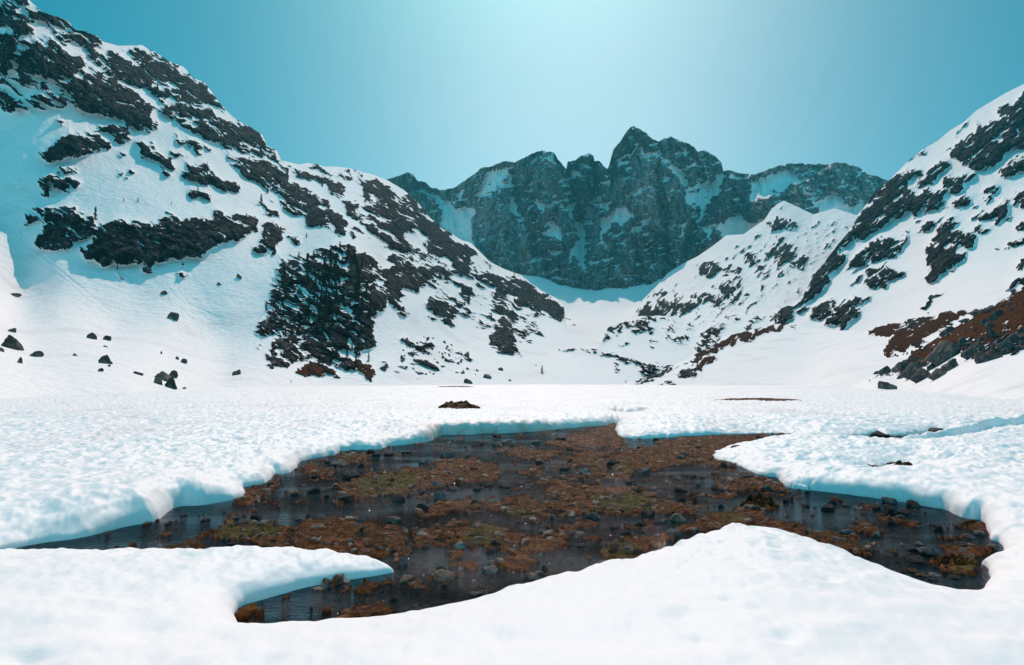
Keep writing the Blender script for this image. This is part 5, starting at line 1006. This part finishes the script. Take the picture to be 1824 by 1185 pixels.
def pine(lay, px, py, hpx, label, group=None, v=None, cat='pine tree'):
    p, m_ = on_layer(lay, px, py); h = hpx * m_
    e = bpy.data.objects.new('pine_tree', None); scene.collection.objects.link(e); e.location = (p[0], p[1], p[2] - .02 * h); e.empty_display_size = .5
    e.scale = (h, h, h); e.rotation_euler = (0, 0, random.uniform(0, 6)); tag(e, label, cat, group)
    td, cdm = PV[random.randrange(4) if v is None else v]
    for nme, dt in (('trunk', td), ('crown', cdm)):
        o = bpy.data.objects.new(nme, dt); scene.collection.objects.link(o); o.parent = e
    return e
CT = '470,360,230 520,210,100 610,270,170 650,290,190 690,330,200 590,380,110 640,390,110 745,230,80 725,135,95 790,170,110 840,200,120 405,180,60 390,340,70 402,458,65 290,330,90 330,250,40 275,400,90 535,430,120 580,530,140 700,500,130 620,640,140 560,680,150 600,700,140 480,580,120 418,590,70 720,600,120 262,585,50 150,590,85 340,690,100 368,690,70 265,720,100 225,712,60 480,690,80 520,690,110 815,725,95 402,780,80 345,775,65 300,790,75 850,520,150 900,600,150 870,400,160 930,500,130 960,620,110 870,660,120 300,480,70 430,640,60 330,620,60 780,965,85 850,1020,95 950,985,75 660,420,90 620,450,80 590,1000,60 820,900,80 570,600,130 640,560,120 690,400,110 720,390,90 550,560,110 860,300,120 900,250,80 880,470,120 665,700,110 640,760,110 590,770,100 540,760,90 740,300,70 610,340,120 560,330,70 350,360,80 250,470,70 210,560,60 700,640,90 760,560,60 940,430,90 890,760,90 930,820,70 700,960,60 660,980,70 560,1010,60'.split()
for q in CT:
    x, y, h = map(float, q.split(',')); px, py, q_ = place(8, x, y)
    sz_ = 'tall' if h > 115 else 'small'
    pos_ = ('upper' if y < 420 else 'middle' if y < 700 else 'lower') + (' left' if x < 450 else ' right' if x > 740 else '')
    pine('mountain_left', px, py, h * q_, '%s dark pine on the %s part of the wooded rocky crag' % (sz_, pos_), '%s pines on the %s part of the crag' % (sz_, pos_))
for c, x, y, h, lab in [(2, 478, 260, 72, 'bushy pine at the left end of the big cliff'), (2, 622, 168, 22, 'left one of two tiny pines on the snow above the big cliff'), (2, 693, 168, 24, 'right one of two tiny pines on the snow above the big cliff'), (2, 995, 112, 26, 'tiny pine beside the rock patch high above the big cliff'),
      (2, 862, 180, 14, 'smallest shrub like pine on the snow above the big cliff'), (2, 1312, 185, 58, 'lone slender pine right of the big cliff'), (2, 590, 510, 32, 'small pine under the big cliff'), (3, 205, 228, 28, 'small pine on the slope above the cliff end'), (3, 393, 440, 26, 'tiny lone pine on the snow above the wooded crag'),
      (3, 1280, 832, 34, 'round bushy pine above the dark rock buttress'), (3, 1390, 618, 20, 'tiny pine on the far crest line'), (11, 1650, 535, 75, 'bare thin little tree at the edge of the flat snow'), (1, 1305, 855, 36, 'dark pine on the snow ridge below the crest'), (1, 1085, 868, 24, 'small pine at the top of a rock patch'), (1, 825, 470, 44, 'pine on the rocks below the upper crest'), (1, 775, 475, 24, 'tiny pine beside the rocks below the upper crest'), (2, 1345, 125, 28, 'small pine right of the snow gully'), (8, 345, 1148, 24, 'tiny lone pine on the flat snow in front of the wooded crag')]:
    px, py, q_ = place(c, x, y); pine('mountain_left', px, py, h * q_, lab, None)

# ------------------------------------------------------------------ walkers far out on the snow
s = NT('dark_clothes'); cl_m = s.done(s.bsdf((.03, .032, .04), .8, .1))
s = NT('orange_jacket'); oj_m = s.done(s.bsdf((.25, .07, .03), .8, .1))
def person(px, py, hpx, label):
    Yd = 318.0 if px > 900 else 232.0
    p = unproj(px, py, Yd); h = hpx * Yd / F; k = h / 1.75
    J = [(0, 0, .95), (0, 0, 1.2), (0, .0, 1.42), (0, .01, 1.52), (0, .02, 1.66), (.17, 0, 1.40), (.25, .10, 1.15), (.22, .30, 1.02), (-.17, 0, 1.40), (-.26, -.06, 1.14), (-.24, .08, .92), (.10, 0, .90), (.12, .22, .52), (.12, .12, .06), (.12, .28, .02), (-.10, 0, .90), (-.12, -.12, .50), (-.12, -.38, .10), (-.12, -.24, .02)]
    E_ = [(0, 1), (1, 2), (2, 3), (3, 4), (2, 5), (5, 6), (6, 7), (2, 8), (8, 9), (9, 10), (0, 11), (11, 12), (12, 13), (13, 14), (0, 15), (15, 16), (16, 17), (17, 18)]
    Rr = [.15, .15, .14, .06, .105, .07, .05, .04, .07, .05, .04, .10, .07, .05, .04, .10, .07, .05, .04]
    me = bpy.data.meshes.new('body'); me.from_pydata([(a * k, b * k, c * k) for a, b, c in J], E_, []); me.update()
    o = bpy.data.objects.new('person', me); scene.collection.objects.link(o)
    md = o.modifiers.new('skin', 'SKIN'); sub = o.modifiers.new('sub', 'SUBSURF'); sub.levels = 1; sub.render_levels = 1
    me.skin_vertices[0].data[0].use_root = True
    for v_, r_ in zip(me.skin_vertices[0].data, Rr): v_.radius = (r_ * k, r_ * k * .85)
    me.materials.append(cl_m); o.location = (p[0], p[1], p[2]); o.rotation_euler = (0, 0, 2.4); tag(o, label, 'person')
    pk = rock_mesh(5, 2, 4); pk.materials.append(oj_m); bo = bpy.data.objects.new('backpack', pk); scene.collection.objects.link(bo); bo.parent = o
    bo.scale = (.17 * k, .12 * k, .5 * k); bo.location = (0, -.2 * k, .98 * k); return o
person(1114.8, 683.2, 6.2, 'distant walker in dark clothes with a backpack out on the flat snow')

# ------------------------------------------------------------------ air
hv = NT('haze_air'); pv = hv.n('ShaderNodeVolumePrincipled'); pv.inputs['Color'].default_value = (.12, .74, .88, 1)
pv.inputs['Density'].default_value = .00010; pv.inputs['Anisotropy'].default_value = .1
hv.l(pv.outputs[0], hv.out.inputs['Volume'])
hx0, hx1, hy0, hy1, hz0, hz1 = -1800, 1900, -60, 2600, -2.0, 1350
hvx = [(x, y, z) for x in (hx0, hx1) for y in (hy0, hy1) for z in (hz0, hz1)]
hz = mesh_np('haze', hvx, [[0, 1, 3, 2], [4, 6, 7, 5], [0, 4, 5, 1], [2, 3, 7, 6], [0, 2, 6, 4], [1, 5, 7, 3]], hv.m, smooth_=False)
tag(hz, kind='stuff'); hz['label'] = 'thin bluish air over the valley'
